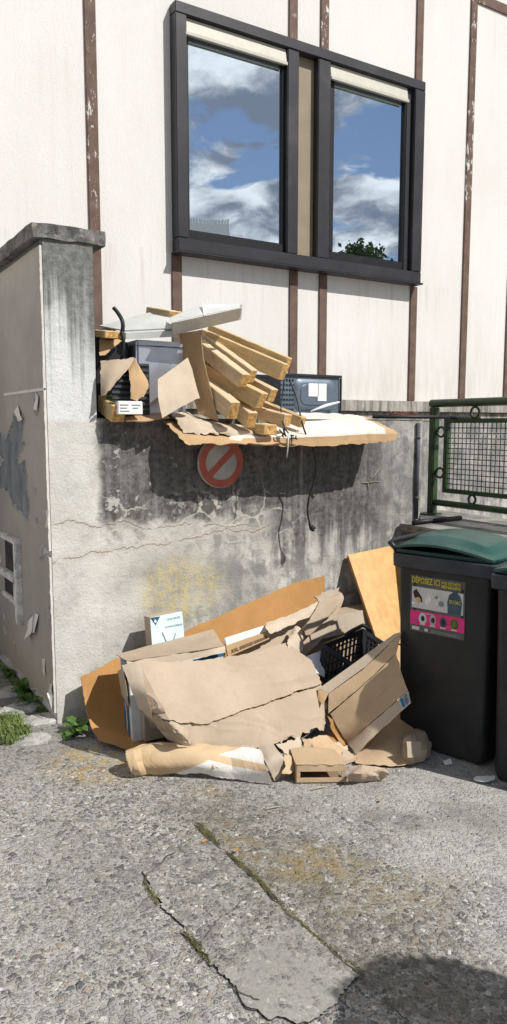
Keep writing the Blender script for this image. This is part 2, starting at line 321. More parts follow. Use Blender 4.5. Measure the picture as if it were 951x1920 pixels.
def mat_ground():
    m = M('washed_aggregate_concrete'); v = m.co(); x, y, z = m.sep(v)
    n0, n1, n2, n3, layer = ground_common(m, v, x, y, 0)
    cem = m.mix(m.ss(n1, .3, .7), (.335, .323, .30), (.475, .46, .43)); cem = m.mix(m.ss(n3, .45, .7, 0, .5), cem, (.28, .275, .26))
    # how much stone shows: much on the left, worn smooth on the right
    rough = m.ma('ADD', m.ss(m.ma('ADD', m.ma('ADD', x, m.mul(y, .55)), m.mul(m.ma('SUBTRACT', n0, .5), 1.3)), -.75, .15, .92, .42), m.mul(m.ma('SUBTRACT', n1, .5), .5))
    p1, o1, h1 = layer(60, .62, (.075, .075, .08)); p2, o2, h2 = layer(120, .75, (.085, .085, .085)); p3, o3, h3 = layer(40, .28, (.085, .085, .09))
    c = m.mix(m.mul(o2, m.ss(rough, .2, .7)), cem, p2); c = m.mix(m.mul(o1, m.ss(rough, .3, .75)), c, p1); c = m.mix(m.mul(o3, m.ss(rough, .25, .55)), c, p3)
    c = m.mix(m.ss(n1, .45, .68, 0, .5), c, (.15, .143, .13)); c = m.mix(m.mul(m.ss(n0, .5, .36), m.ss(n2, .35, .6), .5), c, (.12, .115, .10)); c = m.mix(m.mul(m.ss(m.ma('ADD', y, m.mul(m.ma('SUBTRACT', n1, .5), .5)), -.75, -.25), .4), c, (.13, .12, .10)); c = m.mix(m.mul(m.ss(m.ma('ADD', n3, m.mul(n2, .4)), .74, .80), .5), c, (.56, .55, .52))
    c = m.mix(m.mul(m.ss(m.ma('ADD', n0, m.mul(m.ma('SUBTRACT', n2, .5), .3)), .55, .68), m.ss(rough, .8, .4), .6), c, (.50, .49, .465))
    ax, ay = G(372, 1545, 0).x, G(372, 1545, 0).y; bx_, by_ = G(685, 1835, 0).x, G(685, 1835, 0).y; L_ = math.hypot(bx_-ax, by_-ay); nx_, ny_ = -(by_-ay)/L_, (bx_-ax)/L_
    if nx_ < 0: nx_, ny_ = -nx_, -ny_
    sd_ = m.ma('ADD', m.mul(m.ma('SUBTRACT', x, ax), nx_), m.mul(m.ma('SUBTRACT', y, ay), ny_)); sdn = m.ma('ADD', sd_, m.mul(m.ma('SUBTRACT', n1, .5), .5))
    near_ = m.mul(m.ss(sdn, -.05, .03), m.ss(sdn, .55, .15), m.ss(y, -.8, -1.3)); c = m.mix(m.mul(near_, m.ss(n2, .35, .55, .15, .6)), c, (.14, .125, .095))
    far_ = m.mul(m.ss(sdn, .35, .7), m.ss(m.ma('ADD', n1, m.mul(m.ma('SUBTRACT', n3, .5), .4)), .4, .6)); c = m.mix(m.mul(far_, .6), c, (.52, .51, .48))
    left_ = m.mul(m.ss(sdn, -.25, -.6), m.ss(m.ma('ADD', n2, m.mul(m.ma('SUBTRACT', n3, .5), .8)), .48, .62)); c = m.mix(m.mul(left_, .55), c, (.58, .565, .53))
    c = m.mix(m.mul(m.ss(m.ma('ADD', n3, m.mul(n2, .5)), .79, .86), .65), c, (.075, .073, .07))
    # ochre lichen
    for cx, cy, rx, ry, k in ((.10, -.56, .34, .28, .8), (.45, -1.72, .20, .15, .5), (.60, -1.98, .3, .2, .3), (.34, -1.05, .12, .1, .4), (.25, -1.5, .12, .35, .3)):
        a = m.ma('DIVIDE', m.ma('SUBTRACT', x, cx), rx); b = m.ma('DIVIDE', m.ma('SUBTRACT', y, cy), ry)
        rr = m.ma('ADD', m.ma('ADD', m.mul(a, a), m.mul(b, b)), m.mul(m.ma('SUBTRACT', n1, .5), 2.2)); c = m.mix(m.mul(m.ss(rr, .1, 1.1, k, 0), m.ss(m.ma('ADD', n2, m.mul(m.ma('SUBTRACT', n3, .5), .7)), .44, .60)), c, (.38, .265, .085))
    h = m.ma('ADD', m.mul(h1, o1), m.mul(h3, m.mul(o3, 1.3))); h = m.ma('ADD', h, m.mul(m.mul(h2, o2), .5)); h = m.ma('ADD', h, m.mul(n2, 1.2)); h = m.ma('ADD', h, m.mul(n3, .4))
    m.bump(h, .004, .8); return m.fin(c, .88, 0, .25)
MT['ground'] = mat_ground()
def mat_slab():
    m = M('smooth_patch_concrete'); v = m.co(); x, y, z = m.sep(v)
    n0, n1, n2, n3, layer = ground_common(m, v, x, y, 0)
    c = m.mix(m.ss(n1, .3, .7), (.27, .26, .235), (.37, .355, .325)); c = m.mix(m.ss(n3, .4, .7, 0, .5), c, (.20, .195, .18))
    p1, o1, h1 = layer(60, .6, (.06, .06, .065)); p2, o2, h2 = layer(120, .7, (.075, .075, .075))
    # stones show at the far end, the near end is worn smooth
    zone = m.ss(m.ma('ADD', m.ma('ADD', m.mul(y, .9), m.mul(x, .25)), m.ma('ADD', m.mul(m.ma('SUBTRACT', n1, .5), 1.5), m.mul(m.ma('SUBTRACT', n2, .5), .8))), -2.1, -1.7)
    c = m.mix(m.mul(o2, m.ma('ADD', m.mul(zone, .75), .15)), c, p2); c = m.mix(m.mul(o1, m.ma('ADD', m.mul(zone, .65), .25)), c, p1); c = m.mix(m.mul(zone, m.ss(n2, .4, .6), .55), c, (.12, .115, .105))
    c = m.mix(m.ss(n2, .6, .75, 0, .4), c, (.14, .135, .12))
    h = m.ma('ADD', m.mul(m.mul(h1, o1), m.ma('ADD', zone, .1)), m.ma('ADD', n2, m.mul(n3, .5))); m.bump(h, .004, .9); return m.fin(c, .9, 0, .25)
MT['slab'] = mat_slab()
MT['crackdirt'] = plain('crack_dirt', (.07, .066, .055), 1, var=.6, scale=20)
MT['lowwall'] = plain('weathered_concrete', (.23, .22, .20), .9, var=.4, scale=7, bump=.006, dust=((.07, .068, .062), .7))
MT['soil'] = plain('roof_dirt', (.16, .145, .12), 1, var=.4, scale=12, bump=.008)
def mat_glass():
    m = M('reflective_window_glass'); g = m.n('ShaderNodeBsdfGlossy'); g.inputs['Roughness'].default_value = .006; g.inputs['Color'].default_value = (.80, .90, 1, 1)
    v = m.co(); q = m.n('ShaderNodeBump'); q.inputs['Strength'].default_value = .02; q.inputs['Distance'].default_value = .05; m.put(q.inputs['Height'], m.noise(v, 2.2, 2, .4)); m.t.links.new(q.outputs[0], g.inputs['Normal'])
    m.put(m.b.inputs['Base Color'], (.02, .025, .03)); m.b.inputs['Roughness'].default_value = .2
    x = m.n('ShaderNodeMixShader'); x.inputs[0].default_value = .95; m.t.links.new(m.b.outputs[0], x.inputs[1]); m.t.links.new(g.outputs[0], x.inputs[2]); m.t.links.new(x.outputs[0], m.o.inputs[0]); return m.m
MT['glass'] = mat_glass()

# ------------------------------------------------------------------ mesh kit: everything is authored in world metres, stored relative to its thing
def tag(o, label=None, cat=None, group=None, kind=None):
    for k, q in (('label', label), ('category', cat), ('group', group), ('kind', kind)):
        if q: o[k] = q
    return o
def thing(name, label, cat, loc=(0, 0, 0), group=None):
    o = bpy.data.objects.new(name, None); col.objects.link(o); o.location = loc; o.empty_display_size = .1
    o['_w'] = list(loc); return tag(o, label, cat, group)
def wloc(o): return V(o['_w'])
class MB:
    """collects geometry of ONE mesh object"""
    def __init__(s): s.v, s.f, s.mi, s.sm = [], [], [], []
    def add(s, vs, fs, mi=0, smooth=False):
        b = len(s.v); s.v += [V(p) for p in vs]
        for f in fs: s.f.append([b+i for i in f]); s.mi.append(mi); s.sm.append(smooth)
        return s
    def hexa(s, p, mi=0):   # 8 corners: bottom 4 ccw, top 4
        return s.add(p, [(0, 3, 2, 1), (4, 5, 6, 7), (0, 1, 5, 4), (1, 2, 6, 5), (2, 3, 7, 6), (3, 0, 4, 7)], mi)
    def box(s, a, b, mi=0, mtx=None):
        p = [V((x, y, z)) for z in (a[2], b[2]) for x, y in ((a[0], a[1]), (b[0], a[1]), (b[0], b[1]), (a[0], b[1]))]
        if mtx: p = [mtx @ q for q in p]
        return s.hexa(p, mi)
    def tube(s, pts, r, seg=8, mi=0, caps=True):
        pts = [V(p) for p in pts]; n = len(pts); vs = []; fs = []; ref = None
        for i, p in enumerate(pts):
            t = (pts[min(i+1, n-1)]-pts[max(i-1, 0)]).normalized()
            if ref is None: ref = t.orthogonal().normalized()
            ref = (ref - t*ref.dot(t)).normalized(); bb = t.cross(ref); rr = r[i] if isinstance(r, (list, tuple)) else r
            vs += [p+(ref*math.cos(k*2*math.pi/seg)+bb*math.sin(k*2*math.pi/seg))*rr for k in range(seg)]
        for i in range(n-1):
            for k in range(seg): fs.append((i*seg+k, i*seg+(k+1) % seg, (i+1)*seg+(k+1) % seg, (i+1)*seg+k))
        if caps: fs += [tuple(range(seg-1, -1, -1)), tuple((n-1)*seg+k for k in range(seg))]
        return s.add(vs, fs, mi, True)
    def poly(s, pts, mi=0): return s.add(pts, [tuple(range(len(pts)))], mi)
    def build(s, name, mats, parent=None, bevel=0, origin=None, seg=2):
        if not isinstance(mats, (list, tuple)): mats = [mats]
        if parent is not None: o0 = wloc(parent)
        elif origin is not None: o0 = V(origin)
        else:
            c = sum(s.v, V())/len(s.v); o0 = V((c.x, c.y, min(p.z for p in s.v)))
        me = bpy.data.meshes.new(name); me.from_pydata([p-o0 for p in s.v], [], s.f)
        for q in mats: me.materials.append(MT[q] if isinstance(q, str) else q)
        me.polygons.foreach_set('material_index', s.mi); me.polygons.foreach_set('use_smooth', s.sm); me.update()
        if bevel:
            bm = bmesh.new(); bm.from_mesh(me); bmesh.ops.remove_doubles(bm, verts=bm.verts, dist=1e-5)
            bmesh.ops.bevel(bm, geom=[e for e in bm.edges if len(e.link_faces) == 2 and e.calc_face_angle() > .5], offset=bevel, segments=seg, affect='EDGES', clamp_overlap=True); bm.to_mesh(me); bm.free()
        o = bpy.data.objects.new(name, me); col.objects.link(o); o['_w'] = list(o0)
        if parent is not None: o.parent = parent
        else: o.location = o0
        return o
def catmull(a, b, c, d, t):
    return .5*((2*b)+(c-a)*t+(2*a-5*b+4*c-d)*t*t+(3*b-a-3*c+d)*t**3)
def interp(pts, t, smooth):
    n = len(pts)-1; i = min(int(t*n), n-1); f = t*n-i
    if smooth and n > 1:
        a = pts[i-1] if i > 0 else pts[0]*2-pts[1]; d = pts[i+2] if i+2 <= n else pts[n]*2-pts[n-1]
        return catmull(a, pts[i], pts[i+1], d, f)
    return pts[i].lerp(pts[i+1], f)
def ridged(p):
    return 1-abs(NZ.noise(p))*2
def sheet(name, rows, mats, parent=None, nu=10, nv=10, su=True, sv=True, crumple=.0, cs=6, torn=.0, tornf=30, thick=.004, seed=0, matfn=None, floor=True, creases=0, camp=.012, cw=.03, sharp=38):
    """a sheet of board through a grid of control points: creased or curved, crumpled, with torn edges, real thickness"""
    rows = [[V(p) for p in r] for r in rows]; cu, cv = len(rows[0])-1, len(rows)-1; NU, NV = nu*cu, nv*cv
    so_ = V((seed*13.7, seed*5.1, seed*3.3))
    g = []
    for j in range(NV+1):
        colp = []
        for i in range(NU+1):
            colp.append(interp([interp(r, i/NU, su) for r in rows], j/NV, sv))
        g.append(colp)
    cen = sum((p for r in g for p in r), V())/((NU+1)*(NV+1))
    def nrm(i, j):
        du = g[j][min(i+1, NU)]-g[j][max(i-1, 0)]; dv = g[min(j+1, NV)][i]-g[max(j-1, 0)][i]
        n = du.cross(dv); return n.normalized() if n.length > 1e-9 else V((0, 0, 1))
    N = [[nrm(i, j) for i in range(NU+1)] for j in range(NV+1)]
    rc = random.Random(seed*7+1); CR = []
    for k in range(creases):
        nd = V((rc.gauss(0, 1), rc.gauss(0, 1), rc.gauss(0, 1))).normalized(); at = g[rc.randrange(NV+1)][rc.randrange(NU+1)]; CR.append((nd, at, camp*rc.choice((-1, 1))*rc.uniform(.4, 1), cw*rc.uniform(.5, 1.8), rc.uniform(.12, .4)))
    out = []
    for j in range(NV+1):
        r = []
        for i in range(NU+1):
            p = g[j][i].copy(); q = p*cs+so_
            if crumple: p += N[j][i]*crumple*(NZ.fractal(q, .8, 2.0, 4)*.55+ridged(q*.7)*.45-.1)
            for nd, at, am, wd_, rg in CR:
                dd = p-at; q2 = math.exp(-abs(dd.dot(nd)+.02*NZ.noise(p*9+so_))/wd_)*math.exp(-(dd.length/rg)**2); p = p+N[j][i]*am*q2
            if torn:
                for edge, (di, dj) in ((i == 0, (1, 0)), (i == NU, (-1, 0)), (j == 0, (0, 1)), (j == NV, (0, -1))):
                    if edge:
                        inn = g[min(max(j+dj, 0), NV)][min(max(i+di, 0), NU)]-g[j][i]
                        if inn.length > 1e-6:
                            cl_ = NZ.cell(g[j][i]*tornf*.9+so_); a = (.45*NZ.fractal(g[j][i]*tornf*2.2+so_, .5, 2.2, 5)+.75*NZ.noise(g[j][i]*tornf*.35+so_)+.35*cl_)*torn
                            p += inn.normalized()*a+N[j][i]*NZ.noise(g[j][i]*tornf*.7+so_*2)*torn*.35
            if floor and p.z < gz(p.x)+.006+thick: p.z = gz(p.x)+.006+thick
            r.append(p)
        out.append(r)
    mb = MB(); A = [p for r in out for p in r]; B = [out[j][i]-N[j][i]*thick for j in range(NV+1) for i in range(NU+1)]
    if floor:
        for p in B: p.z = max(p.z, gz(p.x)+.005)
    n = len(A); mb.v = A+B; k = NU+1; ne = len(mats)-1 if isinstance(mats, (list, tuple)) else 0
    for j in range(NV):
        for i in range(NU):
            a, b, c, d = j*k+i, j*k+i+1, (j+1)*k+i+1, (j+1)*k+i
            mi = matfn((i+.5)/NU, (j+.5)/NV) if matfn else 0
            mb.f += [[a, b, c, d], [n+d, n+c, n+b, n+a]]; mb.mi += [mi, mi]; mb.sm += [True, True]
    rim = [(j*k, (j+1)*k) for j in range(NV)] + [((j+1)*k+NU, j*k+NU) for j in range(NV)] + [(i+1, i) for i in range(NU)] + [(NV*k+i, NV*k+i+1) for i in range(NU)]
    for a, b in rim: mb.f.append([a, b, n+b, n+a]); mb.mi.append(ne); mb.sm.append(False)
    o = mb.build(name, mats, parent)
    me = o.data   # creases stay sharp
    uv = me.uv_layers.new(name='sheet'); ix = [0]*len(me.loops); me.loops.foreach_get('vertex_index', ix); fl = []
    for q in ix: q %= n; fl += [(q % k)/NU, (q//k)/NV]
    uv.data.foreach_set('uv', fl)
    if hasattr(me, 'set_sharp_from_angle'): me.set_sharp_from_angle(angle=R(sharp))
    return o
def facet(rows, mu, mv, amp, seed):
    """finer control grid with every knot pushed about: stiff paper crumples into flat facets"""
    rr = random.Random(seed); rows = [[V(p) for p in r] for r in rows]; cu, cv = (len(rows[0])-1)*mu, (len(rows)-1)*mv; out = []
    for j in range(cv+1):
        r = [interp([interp(q, i/cu, True) for q in rows], j/cv, True) for i in range(cu+1)]
        out.append([p+V((rr.uniform(-1, 1), rr.uniform(-1.3, 1), rr.uniform(-1, 1)))*amp*(1 if 0 < j < cv else .4) for p in r])
    return out
def loft(secs, mb, mi=0, cap=True, smooth=True):
    n = len(secs[0]); vs = [p for s_ in secs for p in s_]; fs = []
    for a in range(len(secs)-1):
        for i in range(n): fs.append((a*n+i, a*n+(i+1) % n, (a+1)*n+(i+1) % n, (a+1)*n+i))
    mb.add(vs, fs, mi, smooth)
    if cap: mb.add(secs[0], [tuple(range(n-1, -1, -1))], mi); mb.add(secs[-1], [tuple(range(n))], mi)
def rrect(cx, cy, hx, hy, r, z, seg=4, mtx=None):
    pts = []
    for qx, qy, a0 in ((1, 1, 0), (-1, 1, 90), (-1, -1, 180), (1, -1, 270)):
        for k in range(seg+1):
            a = R(a0+90*k/seg); pts.append(V((cx+qx*(hx-r)+r*math.cos(a), cy+qy*(hy-r)+r*math.sin(a), z)))
    return [mtx @ p for p in pts] if mtx else pts
def text_mesh(s, fn, name, mat, parent, size=1.0, width=None):
    """lettering as a real mesh; fn maps font x, y (line height 1) to a world point"""
    cu = bpy.data.curves.new('lettering', 'FONT'); cu.body = s; cu.size = 1; cu.resolution_u = 2; cu.offset = .012
    ob = bpy.data.objects.new('lettering', cu); col.objects.link(ob); dg = bpy.context.evaluated_depsgraph_get(); dg.update()
    me = bpy.data.meshes.new_from_object(ob.evaluated_get(dg)); bpy.data.objects.remove(ob)
    mb = MB(); xs = [v.co.x for v in me.vertices]; x0, x1 = min(xs), max(xs)
    k = (width/(x1-x0)) if width else size
    mb.add([fn((v.co.x-x0)*k, v.co.y*size) for v in me.vertices], [tuple(p.vertices) for p in me.polygons], 0)
    return mb.build(name, mat, parent)

HEAP = False
def row(*t): return [P(x, y, Y=Y+(.06*max(0, x-200)/500 if HEAP else 0)) for x, y, Y in t]
# ================================================================== SETTING
# ground
mb = MB(); xs = [-120, -30, -2, 1, 4, 30, 120]
mb.add([(x, y, gz(x)) for y in xs for x in xs], [(j*7+i, j*7+i+1, (j+1)*7+i+1, (j+1)*7+i) for j in range(6) for i in range(6)])
tag(mb.build('ground', 'ground', origin=(0, 0, 0)), kind='structure')
# repaired patch of smoother concrete, in a dirty joint
pp = [(272, 1640), (300, 1618), (335, 1592), (372, 1562), (410, 1595), (448, 1632), (485, 1662), (520, 1695), (560, 1728), (600, 1762), (640, 1795), (685, 1838), (655, 1866), (625, 1890), (600, 1918), (560, 1922), (510, 1906), (462, 1888), (432, 1850), (410, 1825), (385, 1792), (360, 1768), (335, 1738), (310, 1708), (286, 1680)]
gp = [G(x, y, 0) for x, y in pp]; cen = sum(gp, V())/len(gp)
def rough_poly(pts, amp, sub=6, seed=0):
    out = []
    for i, a in enumerate(pts):
        b = pts[(i+1) % len(pts)]
        for k in range(sub):
            p = a.lerp(b, k/sub); d = (p-cen); d.z = 0; out.append(p+d.normalized()*NZ.fractal(p*9+V((seed, 0, 0)), .55, 2.1, 6)*amp)
    return out
def fan(pts, z): 
    m_ = MB(); c = V((cen.x, cen.y, z+gz(cen.x))); n = len(pts); m_.add([V((p.x, p.y, z+gz(p.x))) for p in pts]+[c], [(i, (i+1) % n, n) for i in range(n)]); return m_
big = rough_poly(gp, .03, 9); big = [p+(p-cen).normalized()*(.0026 if (p-RT*0-cen).dot(RT) < .05 else .0008)*max(.05, NZ.noise(p*7)+.45) for p in big]
tag(fan(big, .004).build('ground_joint', 'crackdirt', origin=(0, 0, 0)), kind='structure')
tag(fan(rough_poly(gp, .03, 9), .008).build('ground_patch', 'slab', origin=(0, 0, 0)), kind='structure')

# ---- house facade (plane Y = 1.4)
FY = 1.4
house = thing('house', 'cream rendered house with brown timber battens and a large dark framed window above the wall', 'house', (2.5, FY, 0))
MB().box((-6, FY, -.4), (12, FY+.3, 9)).build('wall', 'facade', house)
def batten(x0, x1, z0, z1, pr=.016): return MB().box((x0, FY-pr, z0), (x1, FY-.001, z1)).build('timber_batten', 'batten', house, bevel=.003)
for px, py, z0, z1 in ((167, 10, 1.82, 9), (331, 530, 1.82, 2.862), (549, 600, 1.82, 2.862), (549, 30, 4.612, 9), (604, 600, 1.82, 2.862), (608, 40, 4.612, 9), (772.5, 640, 1.82, 2.862), (786, 70, 4.612, 9), (866, 700, 1.82, 9), (948, 735, 1.82, 5.42)):
    x = P(px, py, Y=FY).x; batten(x-.041, x+.041, z0, z1)
xg = P(888, 5, Y=FY).x; batten(xg+.045, 11, 5.50, 5.59, .014)
MB().box((.3, FY-.07, 1.715), (11, FY-.001, 1.815)).build('plinth_ledge', 'plinth', house, bevel=.006)
MB().box((.3, FY-.035, 1.628), (11, FY-.002, 1.71)).build('plinth_base', 'plinth', house)
# window: outer frame, two sashes, infill, blinds, panes
x0, x1, z0, z1 = 1.387, 3.838, 2.88, 4.608; pr = .10
win = MB()
for a, b in (((x0, FY-pr, z0), (x1, FY-.002, z0+.095)), ((x0, FY-pr, z1-.08), (x1, FY-.002, z1)), ((x0, FY-pr, z0+.096), (x0+.092, FY-.002, z1-.081)), ((x1-.122, FY-pr, z0+.096), (x1, FY-.002, z1-.081))): win.box(a, b)
win = win.build('window', 'frame', house, bevel=.006); win['_w'] = list(wloc(house))
MB().box((x0-.012, FY-pr-.02, z0-.016), (x1+.012, FY-.003, z0-.001)).build('sill', 'frame', win, bevel=.004)
for a, b in ((2.366, 2.474), (2.665, 2.79)): MB().box((a, FY-pr+.006, z0+.096), (b, FY-.002, z1-.081)).build('mullion', 'frame', win, bevel=.006)
MB().box((2.475, FY-.03, z0+.096), (2.664, FY-.004, z1-.081)).build('infill_panel', 'infill', win)
MB().box((3.652, FY-.06, z0+.096), (3.714, FY-.004, z1-.081)).build('jamb', 'frame', win, bevel=.005)
for a, ga, gb, b in ((1.481, 1.512, 2.343, 2.364), (2.792, 2.86, 3.634, 3.65)):
    g = MB(); zb = z0+.098; zg = 3.052; zt = z1-.10
    for p, q in (((a, FY-.055, zb), (b, FY-.006, zg)), ((a, FY-.055, 4.41), (b, FY-.006, zt)), ((a, FY-.055, zg+.001), (ga, FY-.006, 4.409)), ((gb, FY-.055, zg+.001), (b, FY-.006, 4.409))): g.box(p, q)
    g.build('sash_frame', 'frame_in', win, bevel=.004)
    MB().box((ga+.001, FY-.03, zg+.001), (gb-.001, FY-.022, 4.409)).build('pane', 'glass', win)
    bl = MB(); ztop = z1-.083; zl = 4.405; u0, u1 = a-.012 if a < 2 else a+.004, b-.002
    bl.hexa([V((u0, FY-.088, zl)), V((u1, FY-.088, zl)), V((u1, FY-.058, zl)), V((u0, FY-.058, zl)), V((u0, FY-.068, ztop)), V((u1, FY-.068, ztop)), V((u1, FY-.058, ztop)), V((u0, FY-.058, ztop))])
    bl.box((u0-.002, FY-.096, zl-.008), (u1+.002, FY-.0885, zl+.018)); bl.build('roller_blind', 'blind', win, bevel=.003)

# ---- retaining wall with flat top, pillar wall at its left
ret = thing('retaining_wall', 'stained concrete retaining wall with black runs and cracks behind the rubbish heap', 'wall', (3, 0, 0))
def wallgrid(name, x0, x1, z0, z1, mat, parent, step=.03, y0=0.0):
    nx, nz = int((x1-x0)/step), int((z1-z0)/step); m_ = MB()
    m_.add([(x0+(x1-x0)*i/nx, y0+.006*NZ.fractal(V((x0+(x1-x0)*i/nx, 3, z0+(z1-z0)*j/nz))*3, .8, 2, 4)*(1 if 0 < i < nx else 0), z0+(z1-z0)*j/nz) for j in range(nz+1) for i in range(nx+1)],
           [(j*(nx+1)+i, j*(nx+1)+i+1, (j+1)*(nx+1)+i+1, (j+1)*(nx+1)+i) for j in range(nz) for i in range(nx)], 0, True)
    m_.box((x0, y0+.012, z0), (x1, FY-.002, z1-.003)); return m_.build(name, mat, parent)
# its material is laid out from the wall's own corner, so the object sits at the world origin of the wall
ret.location = (0, 0, 0); ret['_w'] = [0, 0, 0]
wallgrid('wall_body', .262, 2.63, -.4, 1.63, 'concrete', ret); wallgrid('set_back_wall', 2.631, 9, -.4, 1.63, 'concrete', ret, .03, .9)
m_ = MB(); m_.box((.264, -.002, 1.6285), (2.628, FY-.036, 1.634)); m_.box((2.628, .898, 1.6285), (9, FY-.036, 1.634)); m_.build('wall_top', 'soil', ret)
pil = thing('boundary_wall', 'boundary wall with peeling taupe paint, grey stained end pillar and dark coping', 'wall', (0, 0, 0))
wallgrid('wall_body', 0, .262, -.2, 2.524, 'concrete', pil, .02)
cp = MB(); cp.box((-.05, -.008, 2.522), (.33, FY-.004, 2.597)); cpo = cp.build('coping', 'coping', pil)
bm = bmesh.new(); bm.from_mesh(cpo.data); bmesh.ops.remove_doubles(bm, verts=bm.verts, dist=1e-5); bmesh.ops.subdivide_edges(bm, edges=bm.edges[:], cuts=14, use_grid_fill=True)
for q in bm.verts: q.co += V((NZ.noise(q.co*9), NZ.noise(q.co*9+V((5, 0, 0))), NZ.noise(q.co*11+V((9, 0, 0)))))*.009
bm.to_mesh(cpo.data); bm.free()
# paint coat on the side face: real layer with holes where it has peeled
def inside(p, poly):
    c = False; n = len(poly)
    for i in range(n):
        a, b = poly[i], poly[i-1]
        if (a[1] > p[1]) != (b[1] > p[1]) and p[0] < (b[0]-a[0])*(p[1]-a[1])/(b[1]-a[1])+a[0]: c = not c
    return c
holes_px = [[(28, 770), (47, 788), (44, 822), (50, 832), (35, 858), (39, 869), (50, 861), (53, 898), (57, 947), (57, 974), (50, 974), (44, 962), (35, 956), (22, 942), (18, 924), (-6, 912), (-6, 880), (9, 864), (-4, 853), (-4, 796), (12, 825), (16, 809), (26, 791)],
            [(95, 1281), (103, 1306), (102, 1335), (89, 1320)], [(76, 1030), (85, 1020), (97, 1036), (97, 1046), (86, 1040), (78, 1050)], [(66, 738), (74, 745), (71, 778), (67, 770)], [(64, 912), (70, 918), (68, 926)], [(55, 1160), (62, 1150), (72, 1160), (64, 1190), (57, 1180)], [(8, 1147), (13, 1152), (11, 1165)], [(10, 1175), (16, 1186), (11, 1190)], [(70, 968), (74, 972), (71, 980)], [(-6, 1030), (4, 1040), (8, 1055), (-2, 1062)], [(28, 1200), (32, 1208), (30, 1215)], [(92, 1130), (97, 1140), (95, 1160)]]
holes = [[(q.y, q.z) for q in (P(x, y, X=-.004) for x, y in h)] for h in holes_px]
st = .007; ny, nz = int(1.392/st), int(2.47/st); bmv = {}; mb = MB(); keep = {}
def vid(i, j):
    if (i, j) not in keep:
        y_, z_ = .004+i*st, .025+j*st; b_ = .004*NZ.fractal(V((0, y_, z_))*4, .8, 2, 3)
        near = 0
        keep[(i, j)] = len(mb.v); mb.v.append(V((-.009+b_*.6, y_, z_)))
    return keep[(i, j)]
for i in range(ny):
    for j in range(nz):
        y_, z_ = .004+(i+.5)*st, .025+(j+.5)*st
        q = V((0, y_, z_)); wy = y_+.018*NZ.fractal(q*18, .6, 2, 3); wz = z_+.018*NZ.fractal(q*18+V((7, 0, 0)), .6, 2, 3)
        if any(inside((wy, wz), h) for h in holes): continue
        if z_ < .06+.05*NZ.noise(q*7) : continue
        mb.f.append([vid(i, j), vid(i, j+1), vid(i+1, j+1), vid(i+1, j)]); mb.mi.append(0); mb.sm.append(False)
coat = mb.build('paint_coat', ['coat', 'paintflake'], pil)
bm = bmesh.new(); bm.from_mesh(coat.data); bnd = [e for e in bm.edges if e.is_boundary]
ext = bmesh.ops.extrude_edge_only(bm, edges=bnd); 
for q in ext['geom']:
    if isinstance(q, bmesh.types.BMVert): q.co.x = -.0005
    if isinstance(q, bmesh.types.BMFace): q.material_index = 1
bvs = {v for e in bnd if e.is_valid for v in e.verts}
for q in bvs: q.co.x -= .004+.006*abs(NZ.noise(q.co*20))
bm.to_mesh(coat.data); bm.free()
mb = MB()
for h in holes:
    c = [V((-.0025, y_, z_)) for y_, z_ in h]; mb.box((-.0025, min(p.y for p in c)-.06, min(p.z for p in c)-.06), (-.002, max(p.y for p in c)+.06, max(p.z for p in c)+.06))
bare = MB(); 
for h in holes[:1]:
    ys = [a for a, _ in h]; zs = [b for _, b in h]; bare.box((-.003, max(.005, min(ys)-.05), min(zs)-.05), (-.001, max(ys)+.05, max(zs)+.05))
bare.build('bare_render', 'bare', pil)
# curled flakes and a pale joint line
def flake(pts, curl, seed):
    a, b, c, d = [P(x, y, X=-.012) for x, y in pts]; o_ = V((-curl, 0, 0))
    return sheet('paint_flake', [[a, b], [(a+d)*.5+o_*.3, (b+c)*.5+o_*.4], [d+o_, c+o_*.7]], ['paintflake', 'paintflake'], pil, 5, 5, torn=.012, thick=.0015, seed=seed)
flake([(26, 772), (34, 762), (46, 786), (42, 790)], .02, 1); flake([(52, 1166), (64, 1152), (67, 1186), (56, 1196)], .03, 2); flake([(66, 1150), (73, 1152), (69, 1186), (64, 1187)], .02, 3); flake([(94, 1281), (98, 1282), (104, 1330), (98, 1300)], .025, 4)
flake([(67, 738), (73, 744), (72, 772), (68, 765)], .012, 5); flake([(80, 1236), (84, 1236), (86, 1268), (83, 1262)], .008, 6); flake([(87, 960), (92, 958), (93, 985), (90, 990)], .01, 7)
mb = MB(); zj = P(95, 727, X=0).z; mb.box((-.016, .004, zj-.012), (-.001, .85, zj+.004)); mb.build('joint_strip', 'paintflake', pil, bevel=.003)
# metal hatch in the side wall
va, vb = P(12, 1006, X=-.01), P(47, 1165, X=-.01); vt = MB()
yl, yr, zt_, zb_ = .98, .60, P(45, 1025, X=-.01).z+.03, P(40, 1150, X=-.01).z-.06
zm = zt_-.24
hatch = thing('wall_hatch', 'rusty grey metal hatch frame with dark openings set in the peeling side wall', 'hatch', (-.01, .82, zb_))
MB().box((-.013, yr+.03, zm+.01), (-.003, yl, zt_-.02)).build('opening', 'vent_dark', hatch); MB().box((-.018, yr+.09, zb_+.13), (-.003, yl+.02, zm-.03)).build('opening', 'vent_dark', hatch)
vt.box((-.045, yr, zb_), (-.002, yr+.05, zt_)); vt.box((-.04, yr+.051, zt_-.035), (-.002, yl+.03, zt_)); vt.box((-.05, yr+.051, zm-.03), (-.002, yl+.05, zm+.012)); vt.box((-.04, yr+.051, zb_+.10), (-.002, yr+.10, zm-.031)); vt.box((-.035, yr+.101, zb_+.10), (-.002, yl+.03, zb_+.135))
vt.build('frame', 'vent', hatch, bevel=.006)

